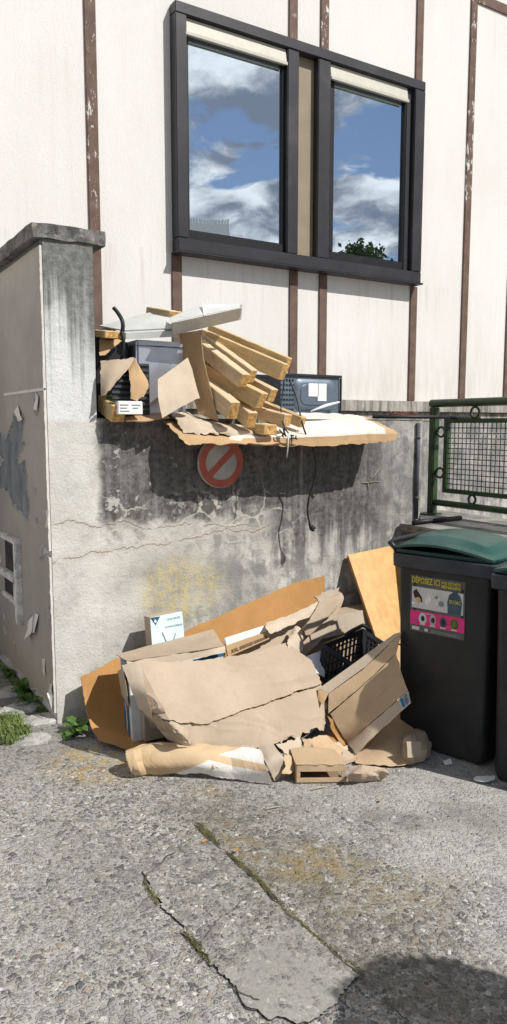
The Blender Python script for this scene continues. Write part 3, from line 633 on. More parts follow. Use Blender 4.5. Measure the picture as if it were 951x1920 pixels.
# ---- low wall with slab and green railing, at right
lw = thing('low_wall', 'low concrete wall with a flat cap slab behind the wheeled bins', 'wall', (2.9, -1.2, 0))
MB().box((2.47, -3.2, -.35), (3.2, -.012, .868)).build('wall_body', 'lowwall', lw); MB().box((2.64, -.011, -.35), (3.2, .88, .868)).build('wall_body', 'lowwall', lw)
MB().box((2.41, -3.2, .87), (3.26, -.014, .92)).build('cap_slab', 'lowwall', lw, bevel=.008); MB().box((2.64, -.012, .87), (3.26, .89, .92)).build('cap_slab', 'lowwall', lw, bevel=.008)
RX = 3.0; rl = thing('railing', 'green metal railing panel with square wire mesh and small rings on the low wall', 'railing', (RX, -1.3, .92))
zt_r, zb_r = 1.757, 1.014
for y_ in (.256, -1.36, -2.98): MB().box((RX-.029, y_-.029, .921), (RX+.029, y_+.029, zt_r-.03)).build('post', 'rail', rl, bevel=.006)
MB().box((RX-.1, .20, .9205), (RX+.05, .31, .932)).build('foot_plate', 'rail', rl)
MB().tube([(RX, .29, zt_r), (RX, -3.02, zt_r)], .030, 12).build('top_rail', 'rail', rl)
MB().tube([(RX, .226, zb_r), (RX, -1.33, zb_r)], .024, 10).build('bottom_rail', 'rail', rl)
MB().tube([(RX, -1.39, zb_r), (RX, -2.95, zb_r)], .024, 10).build('bottom_rail', 'rail', rl)
fa, fb, fz0, fz1 = .142, -1.262, 1.096, 1.643
fr = MB(); t_ = .019
for y0_, y1_, z0_, z1_ in ((fa-.032, fa, fz0, fz1), (fb, fb+.032, fz0, fz1), (fb+.033, fa-.033, fz1-.032, fz1), (fb+.033, fa-.033, fz0, fz0+.032)): fr.box((RX-t_, y0_, z0_), (RX+t_, y1_, z1_))
fr.build('mesh_frame', 'rail', rl, bevel=.003)
wm = MB(); n = 36
for k in range(1, n): y_ = fb+.02+(fa-fb-.04)*k/n; wm.tube([(RX-.004, y_, fz0+.03), (RX-.004, y_, fz1-.03)], .0035, 5)
for k in range(1, 13): z_ = fz0+.03+(fz1-fz0-.06)*k/13; wm.tube([(RX+.003, fb+.02, z_), (RX+.003, fa-.02, z_)], .0035, 5)
wm.build('wire_mesh', 'wire', rl)
def ring(y_, z_, r=.038):
    MB().tube([(RX, y_+r*math.cos(a), z_+r*math.sin(a)) for a in [k*math.pi/9 for k in range(19)]], .009, 7, caps=False).build('ring', 'rail', rl)
for y_ in (-.135, -.87): ring(y_, (fz1+zt_r-.028)/2); ring(y_, (fz0+zb_r+.02)/2, .032)
for z_ in (1.24, 1.545): ring(.184, z_, .036)
o = MB().tube([V((2.43, -.14, .938)), V((2.62, -.125, .938)), V((2.9, -.125, .938))], .017, 8).build('pipe', 'rubber'); tag(o, 'black plastic pipe lying on the cap slab of the low wall', 'pipe')
xd = P(784, 860, Y=-.02).x; dp = thing('wall_strip', 'dark vertical round strip on the retaining wall left of the green railing', 'pipe', (xd, -.02, .94))  # thin upright tube along the dark line on the wall
MB().tube([(xd, -.016, .94), (xd, -.016, 1.61)], .015, 10).build('strip_run', 'pipe', dp)
for z_ in (1.08, 1.5): MB().tube([(xd, -.016, z_), (xd, -.016, z_+.02)], .0175, 10).build('bracket', 'pipe', dp)
a, b = P(700, 781, Y=.03), P(812, 785, Y=.03)
tag(MB().tube([V((a.x, .03, 1.652)), V((b.x, .03, 1.652)), V((b.x+.5, .05, 1.650))], .013, 7).build('cable_conduit', 'rubber'), 'thin black conduit along the top edge of the retaining wall', 'conduit')
mb = MB()
for k in range(14):
    p = P(728+k*3.6+random.uniform(-2, 2), 777+random.uniform(-3, 2), Y=.12); q = p+V((random.uniform(-.05, .05), random.uniform(-.02, .02), random.uniform(-.015, .03))); p.z = max(p.z, 1.64); q.z = max(q.z, 1.64); mb.tube([p, (p+q)/2+V((0, 0, .012)), q], .003, 4)
tag(mb.build('red_twigs', 'red'), 'tangle of thin red twigs on the wall top beside the railing', 'twigs')

# ---- round no-parking sign on the wall
c = P(414.5, 867, Y=-.03); rad = .150
sg = thing('no_parking_sign', 'faded round no parking sign with red ring and slash hung under the cardboard', 'sign', (c.x, -.02, c.z-rad))
def disc(r0, r1, y_, name, mat, n=48, a0=0):
    m_ = MB(); vs = []; 
    for k in range(n):
        a = 2*math.pi*k/n; vs += [V((c.x+r0*math.cos(a), y_, c.z+r0*math.sin(a))), V((c.x+r1*math.cos(a), y_, c.z+r1*math.sin(a)))]
    m_.add(vs, [(2*k, 2*k+1, (2*k+3) % (2*n), (2*k+2) % (2*n)) for k in range(n)]); return m_.build(name, mat, sg)
m_ = MB(); loft([[V((c.x+rad*q*math.cos(2*math.pi*k/48), y_, c.z+rad*q*math.sin(2*math.pi*k/48))) for k in range(48)] for q, y_ in ((.98, -.012), (1, -.016), (1, -.03), (.985, -.034))], m_); m_.build('plate', 'signrim', sg)
disc(0, .105, -.0355, 'sign_face', 'signwhite'); disc(.103, .146, -.0375, 'red_ring', 'red')
u, v_ = V((math.cos(R(42)), 0, math.sin(R(42)))), V((-math.sin(R(42)), 0, math.cos(R(42)))); cc = V((c.x, -.0368, c.z))
MB().poly([cc-u*.106-v_*.02, cc+u*.106-v_*.02, cc+u*.106+v_*.02, cc-u*.106+v_*.02]).build('red_slash', 'red', sg)

# ================================================================== WHEELED BINS
def make_bin(corner, rot, label, sticker, lidmat, cat='bin', group=None, text=True):
    """corner: world point of the near left top corner of the rim; local +y runs to the hinge"""
    hx, hy = .245, .28; cr, sr = math.cos(rot), math.sin(rot)
    base = V((corner.x - (cr*-hx - sr*-hy), corner.y - (sr*-hx + cr*-hy), 0)); base.z = gz(base.x)
    mt = Matrix.Translation(base) @ Matrix.Rotation(rot, 4, 'Z'); T = lambda x, y, z: mt @ V((x, y, z))
    t = thing('wheeled_bin', label, cat, base, group); zr = corner.z-base.z
    m_ = MB(); secs = []
    for z_, ax, ay, oy in ((.02, .195, .232, 0), (.05, .205, .242, 0), (zr-.30, .219, .250, 0), (zr-.075, .223, .256, 0)): secs.append(rrect(0, oy, ax, ay, .035, z_, 4, mt))
    loft(secs, m_); m_.build('body', 'bin', t).data.set_sharp_from_angle(angle=R(50))
    m_ = MB(); secs = [rrect(0, 0, a, b, .03, z_, 4, mt) for z_, a, b in ((zr-.074, .222, .255), (zr-.072, hx-.006, hy-.006), (zr-.066, hx, hy), (zr-.006, hx+.002, hy+.002), (zr, hx-.004, hy-.004))]
    loft(secs, m_); m_.build('rim', 'rim', t).data.set_sharp_from_angle(angle=R(40))
    # lid: lower flange and a domed top that arches up towards the hinge side
    m_ = MB(); loft([rrect(0, 0, .226, .268, .04, zr+.001, 4, mt), rrect(0, 0, .236, .276, .04, zr+.006, 4, mt), rrect(0, 0, .232, .272, .04, zr+.022, 4, mt)], m_); m_.build('lid_flange', 'lid_dark', t)
    m_ = MB(); nx, ny = 20, 24; vs = []
    def lidz(a, b):   # a across -1..1, b along -1 (front) .. 1 (hinge)
        ed = max(abs(a), abs(b)); bow = .038*math.cos((b-.15)*1.5)
        z_ = zr+.026+bow+.034*(1-abs(a)**3)*(1-abs(b)**4)
        if abs(a) < .72 and -.80 < b < .75: z_ += .014
        return z_
    for j in range(ny+1):
        for i in range(nx+1):
            a, b = -1+2*i/nx, -1+2*j/ny; k = 1-.045*(abs(a)**6*abs(b)**6); vs.append(T(a*.240*k, b*.276*k, lidz(a, b)))
    n0 = len(vs); bot = [p-V((0, 0, .012)) for p in vs]; kx = nx+1
    fs = [(j*kx+i, j*kx+i+1, (j+1)*kx+i+1, (j+1)*kx+i) for j in range(ny) for i in range(nx)]
    fs += [tuple(n0+q for q in reversed(f_)) for f_ in fs]
    rimv = [(i, 0) for i in range(nx)]+[(nx, j) for j in range(ny)]+[(nx-i, ny) for i in range(nx)]+[(0, ny-j) for j in range(ny)]
    ids = [j*kx+i for i, j in rimv]
    fs += [(ids[k], n0+ids[k], n0+ids[(k+1) % len(ids)], ids[(k+1) % len(ids)]) for k in range(len(ids))]
    m_.add(vs+bot, fs, 0, True); m_.build('lid', lidmat, t).data.set_sharp_from_angle(angle=R(48))
    # hinge handle bar, wheels
    m_ = MB(); m_.tube([T(-.20, .270, zr+.005), T(-.205, .312, zr+.045), T(-.15, .322, zr+.050), T(.15, .322, zr+.050), T(.205, .312, zr+.045), T(.20, .270, zr+.005)], .014, 8); m_.build('handle', 'black', t)
    for s_ in (-1, 1):
        m_ = MB(); m_.tube([T(s_*.125, .168, .09), T(s_*.172, .168, .09)], .09, 20); wl = m_.build('wheel', 'rubber', t, bevel=.01); wl['_w'] = list(base)
        m_ = MB(); m_.tube([T(s_*.123, .168, .09), T(s_*.176, .168, .09)], .05, 14); m_.build('hub', 'steel_dark', wl)
    if sticker:
        # sticker on the -x side; a: 0..1 towards the viewer, b: height
        def S(a, b, d=.0025):
            z_ = b; ax = .205+(.219-.205)*((z_-.05)/(zr-.35)) if z_ < zr-.30 else .219+.004*((z_-zr+.30)/.225)
            return T(-ax-d-.0005, .175-a*.30, z_)
        zt, zb = zr-.105, zr-.40; h = zt-zb
        st_ = thing('sticker_tmp', 'x', 'x'); bpy.data.objects.remove(st_)
        def strip(a0, a1, b0, b1, d, name, mat, par, n=8, wob=.0):
            m2 = MB(); vs = []
            for j in range(n+1):
                for i in (0, 1): vs.append(S(a0+(a1-a0)*i, zb+h*(b0+(b1-b0)*j/n), d))
            m2.add(vs, [(2*j, 2*j+2, 2*j+3, 2*j+1) for j in range(n)]); q = m2.build(name, mat, par); return q
        sk = strip(0, 1, 0, 1, .002, 'sticker', 'stk', t); sk['_w'] = list(base)
        strip(.03, .97, .42, .80, .003, 'white_panel', 'stk_white', sk); strip(-.0, 1.0, .12, .375, .003, 'pink_band', 'pink', sk)
        blob = lambda a, b, ra, rb, d, name, mat: MB().add([S(a+ra*math.cos(k*math.pi/8), zb+h*(b+rb*math.sin(k*math.pi/8)), d) for k in range(16)], [tuple(range(16))]).build(name, mat, sk)
        MB().add([S(.05+q[0], zb+h*q[1], .004) for q in ((0, .70), (.06, .76), (.11, .70), (.17, .62), (.18, .53), (.10, .56), (.03, .60))], [tuple(range(7))]).build('picture', 'ink', sk)
        blob(.15, .57, .05, .05, .0045, 'picture', 'wood'); blob(.06, .5, .035, .03, .0045, 'picture', 'print_pale'); blob(.33, .61, .06, .10, .004, 'picture', 'vent'); blob(.51, .60, .055, .08, .004, 'picture', 'vent'); blob(.58, .56, .05, .05, .0045, 'picture', 'ink_grey'); blob(.49, .66, .03, .03, .0048, 'picture', 'ink_grey')
        m2 = MB(); m2.add([S(q[0], zb+h*q[1], .005) for q in ((.70, .42), (.93, .42), (.95, .62), (.92, .74), (.86, .80), (.88, .88), (.77, .88), (.79, .80), (.72, .74), (.69, .62))], [tuple(range(10))]); m2.build('bag_picture', 'stk_blue', sk)
        tx = lambda s_, a, b, wd, sz, mat, d=.0055: text_mesh(s_, lambda x_, y_: S(a+x_/.30, zb+h*b+y_, d), 'lettering', mat, sk, sz, wd)
        tx('DÉPOSEZ ICI', .03, .87, .30*.52, .044, 'yellow'); tx('VOS DÉCHETS', .58, .915, .30*.34, .020, 'yellow'); tx('MÉNAGERS', .58, .845, .30*.34, .022, 'yellow'); tx('EN SAC', .73, .60, .30*.20, .026, 'yellow', .0065)
        for i, (a, mm) in enumerate(((.24, 'stk_white'), (.43, 'ply_edge'), (.62, 'stk_blue'), (.82, 'sprout'))):
            blob(a, .245, .075 if i in (0, 3) else .06, .095, .004, 'picture', mm if i != 1 else 'stone'); blob(a+.005, .25, .035, .05, .0048, 'picture', 'ink' if i != 3 else 'moss')
            strip(a-.05, a+.05, .135, .16, .0046, 'caption', 'stk_white', sk, 1)
        strip(.04, .18, .03, .09, .004, 'caption', 'stk_white', sk, 1); strip(.28, .34, .03, .08, .004, 'caption', 'stk_white', sk, 1); strip(.40, .93, .03, .045, .004, 'caption', 'ink_grey', sk, 1); strip(.40, .9, .06, .07, .004, 'caption', 'ink_grey', sk, 1)
        strip(.2, .45, .34, .35, .004, 'caption', 'stk_white', sk, 1)
        for a in (.06, .93): 
            for b0, b1 in ((.80, .87), (.375, .42)): strip(a, a+.05, b0, b1, .0042, 'tape', 'ink', sk, 1)
    return t, mt
BR = R(17.5); zrim = .935
c1 = P(929, 1061, Z=zrim)
bin1, bm1 = make_bin(c1, BR, 'dark grey wheeled bin with green lid and pink collection sticker beside the cardboard', True, 'lid')
dirb = V((-math.sin(BR), math.cos(BR), 0)); c2 = P(917, 1075, Z=.912); a = BR; du = (c2-c1).dot(dirb); c2 = c2-dirb*max(0, du+.006); c2 = c2+V((math.cos(a), math.sin(a), 0))*.49
bin2, bm2 = make_bin(c2, a+math.pi, 'dark grey wheeled bin cut off at the right edge, nearest to the camera', False, 'lid')
bin1['group'] = bin2['group'] = 'wheeled bins in a row'

# ================================================================== RUBBISH ON THE WALL TOP
TOP = 1.635
# silver case
A = P(256, 636, Y=.06); B = P(340, 645, Y=.06); zt = A.z
sv = thing('silver_appliance', 'silver steel appliance casing standing on the wall top by the pillar', 'appliance', ((A.x+B.x)/2, .3, TOP))
MB().box((A.x, .06, TOP+.004), (B.x+.03, .62, zt)).build('casing', 'steel', sv, bevel=.012)
MB().box((A.x+.004, .052, zt-.035), (B.x+.026, .0585, zt-.03)).build('seam', 'steel_dark', sv)
MB().box((B.x-.10, .056, zt-.215), (B.x-.01, .0592, zt-.175)).build('badge', 'ink', sv); MB().box((A.x-.006, .09, TOP+.05), (A.x-.001, .58, zt-.03)).build('side_panel', 'steel_dark', sv)
# black plastic drum between case and pillar
m_ = MB(); pa = P(210, 660, Y=.12); m_.box((.29, .12, TOP), (A.x-.02, .5, pa.z+.08)); tag(m_.build('black_case', 'black', bevel=.02), 'black plastic case between the grey pillar and the silver casing', 'case')
pa, pb = P(224, 700, Y=-.03), P(262, 750, Y=-.03)
vp = thing('vent_cover', 'black slatted vent cover standing behind the torn cardboard flaps', 'vent cover', ((pa.x+pb.x)/2, .0, TOP)); MB().box((pa.x-.05, -.028, TOP+.02), (pb.x+.06, .04, pa.z+.05)).build('panel', 'black', vp)
m_ = MB()
for k in range(9): z_ = TOP+.04+k*.03; m_.box((pa.x-.045, -.036, z_), (pb.x+.055, -.0285, z_+.012))
m_.build('slats', 'steel_dark', vp)
# grey tray
tray = thing('grey_tray', 'pale grey plastic tray lying upside down on the silver casing', 'tray', P(262, 612, Y=.15))
q = [P(187, 613, Y=.30), P(281, 588, Y=.22), P(332, 617, Y=-.02), P(236, 622, Y=.06)]
sheet('panel', [[q[0], q[1]], [q[3], q[2]]], ['grey_plastic', 'grey_plastic'], tray, 6, 6, False, False, thick=.008)
m_ = MB(); dn = V((0, 0, -.032))
for i, j in ((0, 1), (1, 2), (2, 3), (3, 0)):
    a, b = q[i]-V((0, 0, .009)), q[j]-V((0, 0, .009)); ce = sum(q, V())/4; ia, ib = a.lerp(ce, .06), b.lerp(ce, .06)
    m_.hexa([a+dn, b+dn, ib+dn, ia+dn, a, b, ib, ia])
m_.build('rim', 'grey_plastic', tray)
# white U channel
ch = thing('white_channel', 'white sheet metal channel lying across the top of the rubbish pile', 'channel', P(390, 600, Y=.1))
def quad(name, t0, t1, b1, b0, **k): return sheet(name, [row(t0, t1), row(b0, b1)], ['white_metal', 'white_metal'], ch, 8, 4, False, False, thick=.003, **k)
quad('lower_face', (321, 605, -.10), (453, 577, -.19), (450, 599, -.09), (325, 628, -.02), crumple=.003, cs=9)
quad('upper_flange', (317, 597, .06), (380, 570, .03), (384, 591, -.142), (321, 605, -.098))
quad('inner_face', (381, 571, .12), (454, 571, .03), (453, 577, -.08), (385, 590, -.02))
quad('end_lip', (450, 571, -.10), (455, 571, -.11), (453, 600, -.12), (448, 600, -.11))
quad('end_lip', (379, 569, -.02), (383, 569, -.03), (386, 592, -.15), (382, 592, -.148))
# wooden beams
def beam(pa, Ya, pb, Yb, w_, h_, label, mats=('wood', 'wood_end'), roll=0, name='wooden_beam'):
    a, b = P(*pa, Y=Ya), P(*pb, Y=Yb); t = (b-a); L = t.length; t.normalize(); h_ *= 1.3; w_ *= 1.5; s_ = t.cross(V((0, 0, 1))).normalized(); u_ = s_.cross(t)
    s2, u2 = s_*math.cos(roll)+u_*math.sin(roll), u_*math.cos(roll)-s_*math.sin(roll)
    nseg = 10; secs = []; me = MB(); vs = []; sd = V(pa+(0,)) if len(pa) == 2 else V((0, 0, 0))
    for k in range(nseg+1):
        p = V((L*k/nseg, 0, 0)); 
        for cx, cz in ((-1, -1), (1, -1), (1, 1), (-1, 1)):
            j = NZ.noise(V((k*.9, cx*3, cz*5))+sd)*.0025; vs.append(V((p.x+(NZ.noise(V((cx, cz, 3))+sd*.3)*.006 if k in (0, nseg) else 0), cx*(w_/2+j), cz*(h_/2+j))))
    fs = []; 
    for k in range(nseg):
        for e in range(4): fs.append((k*4+e, k*4+(e+1) % 4, (k+1)*4+(e+1) % 4, (k+1)*4+e))
    me.add(vs, fs, 0); me.add(vs[:4], [(3, 2, 1, 0)], 1); me.add(vs[-4:], [(0, 1, 2, 3)], 1)
    o = me.build(name, list(mats), None, bevel=.004, origin=(0, 0, 0), seg=1)
    o.matrix_world = Matrix(((t.x, s2.x, u2.x, a.x), (t.y, s2.y, u2.y, a.y), (t.z, s2.z, u2.z, a.z), (0, 0, 0, 1)))
    tag(o, label, 'wooden beam', 'wooden beams sticking out of the rubbish on the wall'); return o
beam((378, 632), .26, (533, 698), -.20, .05, .075, 'topmost thick wooden beam, front one of the pair sloping under the white channel')
beam((392, 622), .34, (540, 685), -.12, .04, .07, 'topmost wooden beam at the back of the pair, partly hidden by the front one')
beam((372, 648), .16, (458, 714), -.24, .042, .062, 'narrow wooden beam second from the top left, its square end in the middle of the bundle', ('wood_pale', 'wood_end'))
beam((385, 640), .22, (474, 706), -.19, .035, .06, 'narrow wooden beam just behind the one with the square end mid bundle', ('wood_pale', 'wood_end'))
beam((372, 690), .12, (492, 752), -.27, .05, .072, 'dark faced wooden beam in the middle of the bundle with a brown end', ('wood', 'wood_end'))
beam((400, 680), .20, (512, 742), -.20, .045, .06, 'wooden beam tucked behind the dark faced one in mid bundle', ('wood_pale', 'wood_end'))
beam((380, 722), .06, (438, 770), -.27, .045, .078, 'short thick wooden beam leaning out at the lower left of the bundle', ('wood_pale', 'wood_end'))
beam((425, 745), .06, (472, 788), -.25, .04, .072, 'short wooden beam right of the lower left one, beneath the dark beam', ('wood_pale', 'wood_end'))
beam((462, 768), .02, (540, 788), -.25, .05, .052, 'lowest wooden beam lying flat, pointing at the black cord', ('wood_pale', 'wood_end'))
beam((490, 760), .08, (568, 792), -.22, .035, .05, 'low flat wooden beam with the rightmost end of the bundle', ('wood', 'wood_end'))
beam((455, 700), .3, (480, 680), -.0, .05, .05, 'stub of wooden beam crossing behind the upper pair', ('kraft_dark', 'wood_end'))
beam((470, 802), -.1, (508, 806), -.29, .06, .045, 'splintered wooden beam stub lying lowest on the cardboard', ('wood', 'wood_end'))
beam((286, 582), .42, (330, 590), .16, .06, .03, 'short pale wooden board end between the tray and the white channel', ('wood_pale', 'wood_end'))
# broken block by the pillar, block above
o = beam((196, 756), .12, (222, 776), -.10, .05, .07, 'broken wooden block with a split end against the pillar', ('wood', 'wood_end'))
o = beam((186, 625), .2, (212, 628), .0, .06, .03, 'small orange wooden scrap under the grey tray beside the pillar', ('wood', 'wood_end'))
# cardboard on the wall
def card(name, label, rows, mats, cat='cardboard', **k):
    o = sheet(name, rows, mats, None, **k); tag(o, label, cat); return o
pts = lambda Y, *xy: [P(x, y, Y=Y) for x, y in xy]
card('cardboard_sheet', 'big flat pale cardboard sheet drooping over the edge of the wall top', [
    row((500, 778, .22), (560, 776, .24), (620, 775, .24), (662, 778, .2), (692, 784, .12)),
    row((450, 800, -.05), (545, 795, -.02), (620, 790, -.02), (680, 792, -.05), (712, 797, -.08)),
    row((430, 822, -.22), (545, 819, -.25), (630, 816, -.26), (690, 812, -.26), (746, 813, -.25)),
    row((420, 832, -.235), (545, 836, -.25), (640, 835, -.26), (705, 830, -.26), (741, 827, -.255))], ['kraft_white', 'kraft_warm', 'edge'], nu=14, nv=11, su=False, sv=False, crumple=.003, cs=7, torn=.014, tornf=30, thick=.006, seed=3, creases=9, camp=.009, cw=.010, sharp=12, matfn=lambda u, v: 1 if (v > .70 and u > .05) or u+.35*NZ.noise(V((u*9, v*5, 1)))*.5 > .93 else 0)
card('cardboard_sheet', 'brown folded cardboard lying flat under the beams with a torn left corner', [
    row((300, 785, .10), (360, 782, .12), (430, 800, .05), (500, 812, .0)), row((312, 795, -.10), (370, 805, -.12), (440, 816, -.16), (540, 826, -.18)), row((352, 838, -.22), (400, 831, -.25), (460, 834, -.28), (560, 834, -.26))],
    ['kraft_warm', 'edge'], nu=10, nv=8, crumple=.016, cs=6, torn=.02, seed=5, thick=.005)
card('crushed_carton', 'crushed pale carton with frayed end tucked under the wooden beams', [
    row((322, 776, .02), (350, 776, .04), (400, 790, .0), (470, 800, -.05)), row((334, 790, -.14), (365, 792, -.16), (410, 802, -.18), (475, 812, -.2)), row((342, 812, -.16), (380, 815, -.18), (420, 815, -.19), (480, 820, -.2))],
    ['kraft_light', 'edge'], nu=9, nv=7, sv=False, crumple=.02, cs=9, torn=.02, seed=8, thick=.01)
card('flattened_carton', 'upright brown cardboard panel holding back the ends of the wooden beams', [
    row((336, 626, .08), (356, 622, .02), (378, 619, -.05)), row((352, 700, .04), (368, 690, -.02), (384, 680, -.10)), row((372, 776, -.05), (388, 782, -.10), (410, 790, -.16))], ['kraft_warm', 'edge'], nu=8, nv=10, crumple=.006, cs=5, torn=.003, seed=11, thick=.005)
card('cardboard_flap', 'sunlit square cardboard flap leaning in front of the silver casing', [
    row((296, 711, -.10), (325, 691, -.10), (351, 671, -.10), (358, 690, -.06)), row((297, 750, -.14), (328, 732, -.14), (358, 715, -.13), (366, 720, -.09)), row((304, 784, -.16), (338, 764, -.16), (368, 748, -.14), (374, 747, -.11))], ['kraft_light', 'edge'], nu=9, nv=9, su=False, crumple=.005, cs=5, torn=.002, seed=12, thick=.005)
card('torn_cardboard', 'torn cardboard leaf hanging beside the pillar above the broken block', [
    row((189, 678, -.02), (222, 674, -.06), (254, 670, -.05)), row((190, 710, -.05), (212, 702, -.09), (238, 694, -.08)), row((191, 744, -.06), (198, 742, -.1), (206, 728, -.1))], ['kraft', 'edge'], nu=9, nv=9, crumple=.008, cs=8, torn=.008, tornf=45, seed=14, thick=.004)
card('torn_cardboard', 'pointed torn cardboard strip in front of the black slatted vent cover', [
    row((240, 690, -.05), (253, 672, -.06), (264, 692, -.05)), row((244, 715, -.1), (262, 704, -.11), (278, 720, -.08)), row((246, 748, -.11), (256, 752, -.12), (268, 744, -.1))], ['kraft_warm', 'edge'], nu=8, nv=10, su=False, crumple=.006, cs=9, torn=.008, tornf=50, seed=15, thick=.004)
card('cardboard_strip', 'thin cardboard strip along the wall top edge under the white label box', [
    row((232, 778, .02), (270, 777, .0), (310, 776, .02)), row((236, 790, -.1), (275, 789, -.12), (318, 784, -.1))], ['kraft_warm', 'edge'], nu=8, nv=5, crumple=.008, torn=.01, seed=16, thick=.006)
card('torn_cardboard', 'dark brown cardboard in the corner between pillar and grey tray', [
    row((188, 632, .12), (206, 634, .1), (226, 640, .08)), row((188, 668, .05), (200, 664, .04), (208, 656, .05))], ['kraft_warm', 'edge'], nu=7, nv=7, crumple=.01, torn=.012, seed=17)
# little white box with a label
a, b = P(222, 777, Y=-.13), P(268, 777, Y=-.13); zt = P(244, 752, Y=-.13).z
lb = thing('label_box', 'small white carton with printed label on the wall top edge', 'box', ((a.x+b.x)/2, -.1, a.z)); MB().box((a.x, -.13, a.z), (b.x, -.02, zt)).build('carton', 'paper', lb, bevel=.003)
for k, (f0, f1) in enumerate(((.08, .42), (.08, .36), (.08, .45), (.55, .9), (.58, .8))):
    z_ = zt-.018-.016*(k % 3); MB().box((a.x+(b.x-a.x)*f0, -.1325, z_-.004), (a.x+(b.x-a.x)*f1, -.1305, z_)).build('print_line', 'ink_grey', lb)
# microwave seen from behind
qa, qb = P(545, 702, Y=.42), P(638, 698, Y=.42); mz0, mz1 = TOP+.012, qa.z
mw = thing('microwave_oven', 'discarded blue grey microwave oven with white labels standing on the wall top', 'microwave', ((qa.x+qb.x)/2, .6, TOP))
MB().box((qa.x-.10, .42, mz0), (qb.x, .80, mz1)).build('casing', 'micro', mw, bevel=.008)
m_ = MB(); 
for a, b in (((qa.x-.105, .405, mz1-.012), (qb.x+.008, .419, mz1+.006)), ((qb.x-.008, .405, mz0), (qb.x+.008, .419, mz1-.013))): m_.box(a, b)
m_.build('edge_trim', 'micro_dark', mw, bevel=.003)
xa, xb = qa.x+.03, qb.x-.05; sec = lambda k, y_: rrect(0, 0, (xb-xa)/2-k, (mz1-mz0)/2-.035-k, .05, 0, 5); m_ = MB(); cx_, cz_ = (xa+xb)/2, (mz0+mz1)/2+.01
loft([[V((cx_+p.x, y_, cz_+p.y)) for p in sec(k, y_)] for k, y_ in ((0, .4185), (.012, .408), (.03, .404))], m_); m_.build('embossed_panel', 'micro', mw)
m_ = MB(); loft([[V((cx_+p.x, y_, cz_+p.y)) for p in sec(k, y_)] for k, y_ in ((.038, .4035), (.044, .398))], m_); m_.build('embossed_panel', 'micro', mw)
for x_, z_, w_, h_ in ((cx_-.07, cz_-.0, .085, .10), (cx_+.01, cz_-.03, .075, .13)): MB().box((x_, .394, z_-.01), (x_+w_, .3965, z_+h_-.02)).build('label', 'paper', mw)
m_ = MB()
for k in range(5):
    for j in range(7): m_.box((qa.x-.085+k*.024, .415, mz0+.05+j*.033), (qa.x-.085+k*.024+.014, .4192, mz0+.05+j*.033+.012))
m_.build('vent_grille', 'micro_dark', mw)
a = P(500, 705, Y=.30); tag(MB().box((a.x-.12, .30, TOP+.012), (a.x+.13, .40, a.z+.01)).build('black_appliance', 'black', bevel=.03), 'black rounded appliance corner showing behind the beams left of the microwave', 'appliance')
a, b = P(583, 771, Y=.30), P(636, 754, Y=.36)
tag(MB().tube([a, (a+b)/2+V((0, 0, .006)), b], [.006, .012, .007], 6).build('plastic_strip', 'print_white'), 'thin white plastic strip leaning on the microwave oven', 'strip')
o = MB().box((qa.x-.05, .26, TOP+.012), (qb.x+.02, .40, TOP+.028)).build('white_tray', 'white_metal', bevel=.004); tag(o, 'thin white tray under the microwave oven at the back of the cardboard', 'tray')
# cables
def smoothpath(ps, n=8):
    return [interp(ps, k/(n*(len(ps)-1)), True) for k in range(n*(len(ps)-1)+1)]
def cable(ps, r, label, name='cable', mat='cord'):
    o = MB().tube(smoothpath([V(p) for p in ps]), r, 7).build(name, mat); return tag(o, label, 'cable')
cable(row((213, 577, .05), (222, 588, .03), (230, 604, .0), (229, 622, .0), (220, 630, .02), (204, 634, .05), (190, 628, .08)), .011, 'thick black hose stub curling up beside the pillar', 'black_hose')
cable(row((228, 622, -.01), (232, 640, -.02), (231, 660, -.02), (226, 680, .0)), .009, 'short black cable hanging down over the silver casing', 'black_cable')
cord = thing('power_cord', 'black power cord with round plug hanging down in front of the stained wall', 'power cord', P(583, 992, Y=-.17))
MB().tube(smoothpath(row((543, 712, -.1), (556, 745, -.16), (566, 790, -.23), (574, 815, -.24), (588, 845, -.22), (593, 875, -.20), (588, 905, -.19), (579, 935, -.18), (577, 960, -.17), (580, 978, -.17))), .0052, 7).build('lead', 'cord', cord)
a = P(580, 978, Y=-.17); m_ = MB(); m_.tube([a, a+V((.006, -.002, -.022)), a+V((.016, -.006, -.04)), a+V((.02, -.02, -.045))], [.007, .011, .019, .018], 12); pg = m_.build('plug', 'rubber', cord); pg['_w'] = cord['_w'][:]
for s_ in (-1, 1): MB().tube([a+V((.02+s_*.006, -.02, -.045)), a+V((.024+s_*.006, -.042, -.048))], .0022, 5).build('pin', 'steel', pg)
cable(row((533, 712, -.16), (530, 740, -.16), (527, 770, -.2), (533, 800, -.28), (541, 812, -.3)), .004, 'thin grey cable running down between the beam ends')
o = MB().tube(row((541, 812, -.31), (540, 838, -.31), (538, 858, -.31)), .004, 6).build('metal_rod', 'grey_plastic'); tag(o, 'short pale rod hanging below the beam ends and cardboard edge', 'rod')
m_ = MB(); r_ = random.Random(4)
for k in range(8):
    p = P(r_.uniform(526, 550), r_.uniform(806, 826), Y=-.275); q_ = [p+V((r_.uniform(-.02, .02), r_.uniform(-.02, .0), r_.uniform(-.02, .02))) for _ in range(3)]; m_.tube([p]+q_, .0045, 5)
tag(m_.build('wire_tangle', 'black'), 'tangle of black wiring under the ends of the lowest beams', 'wires')
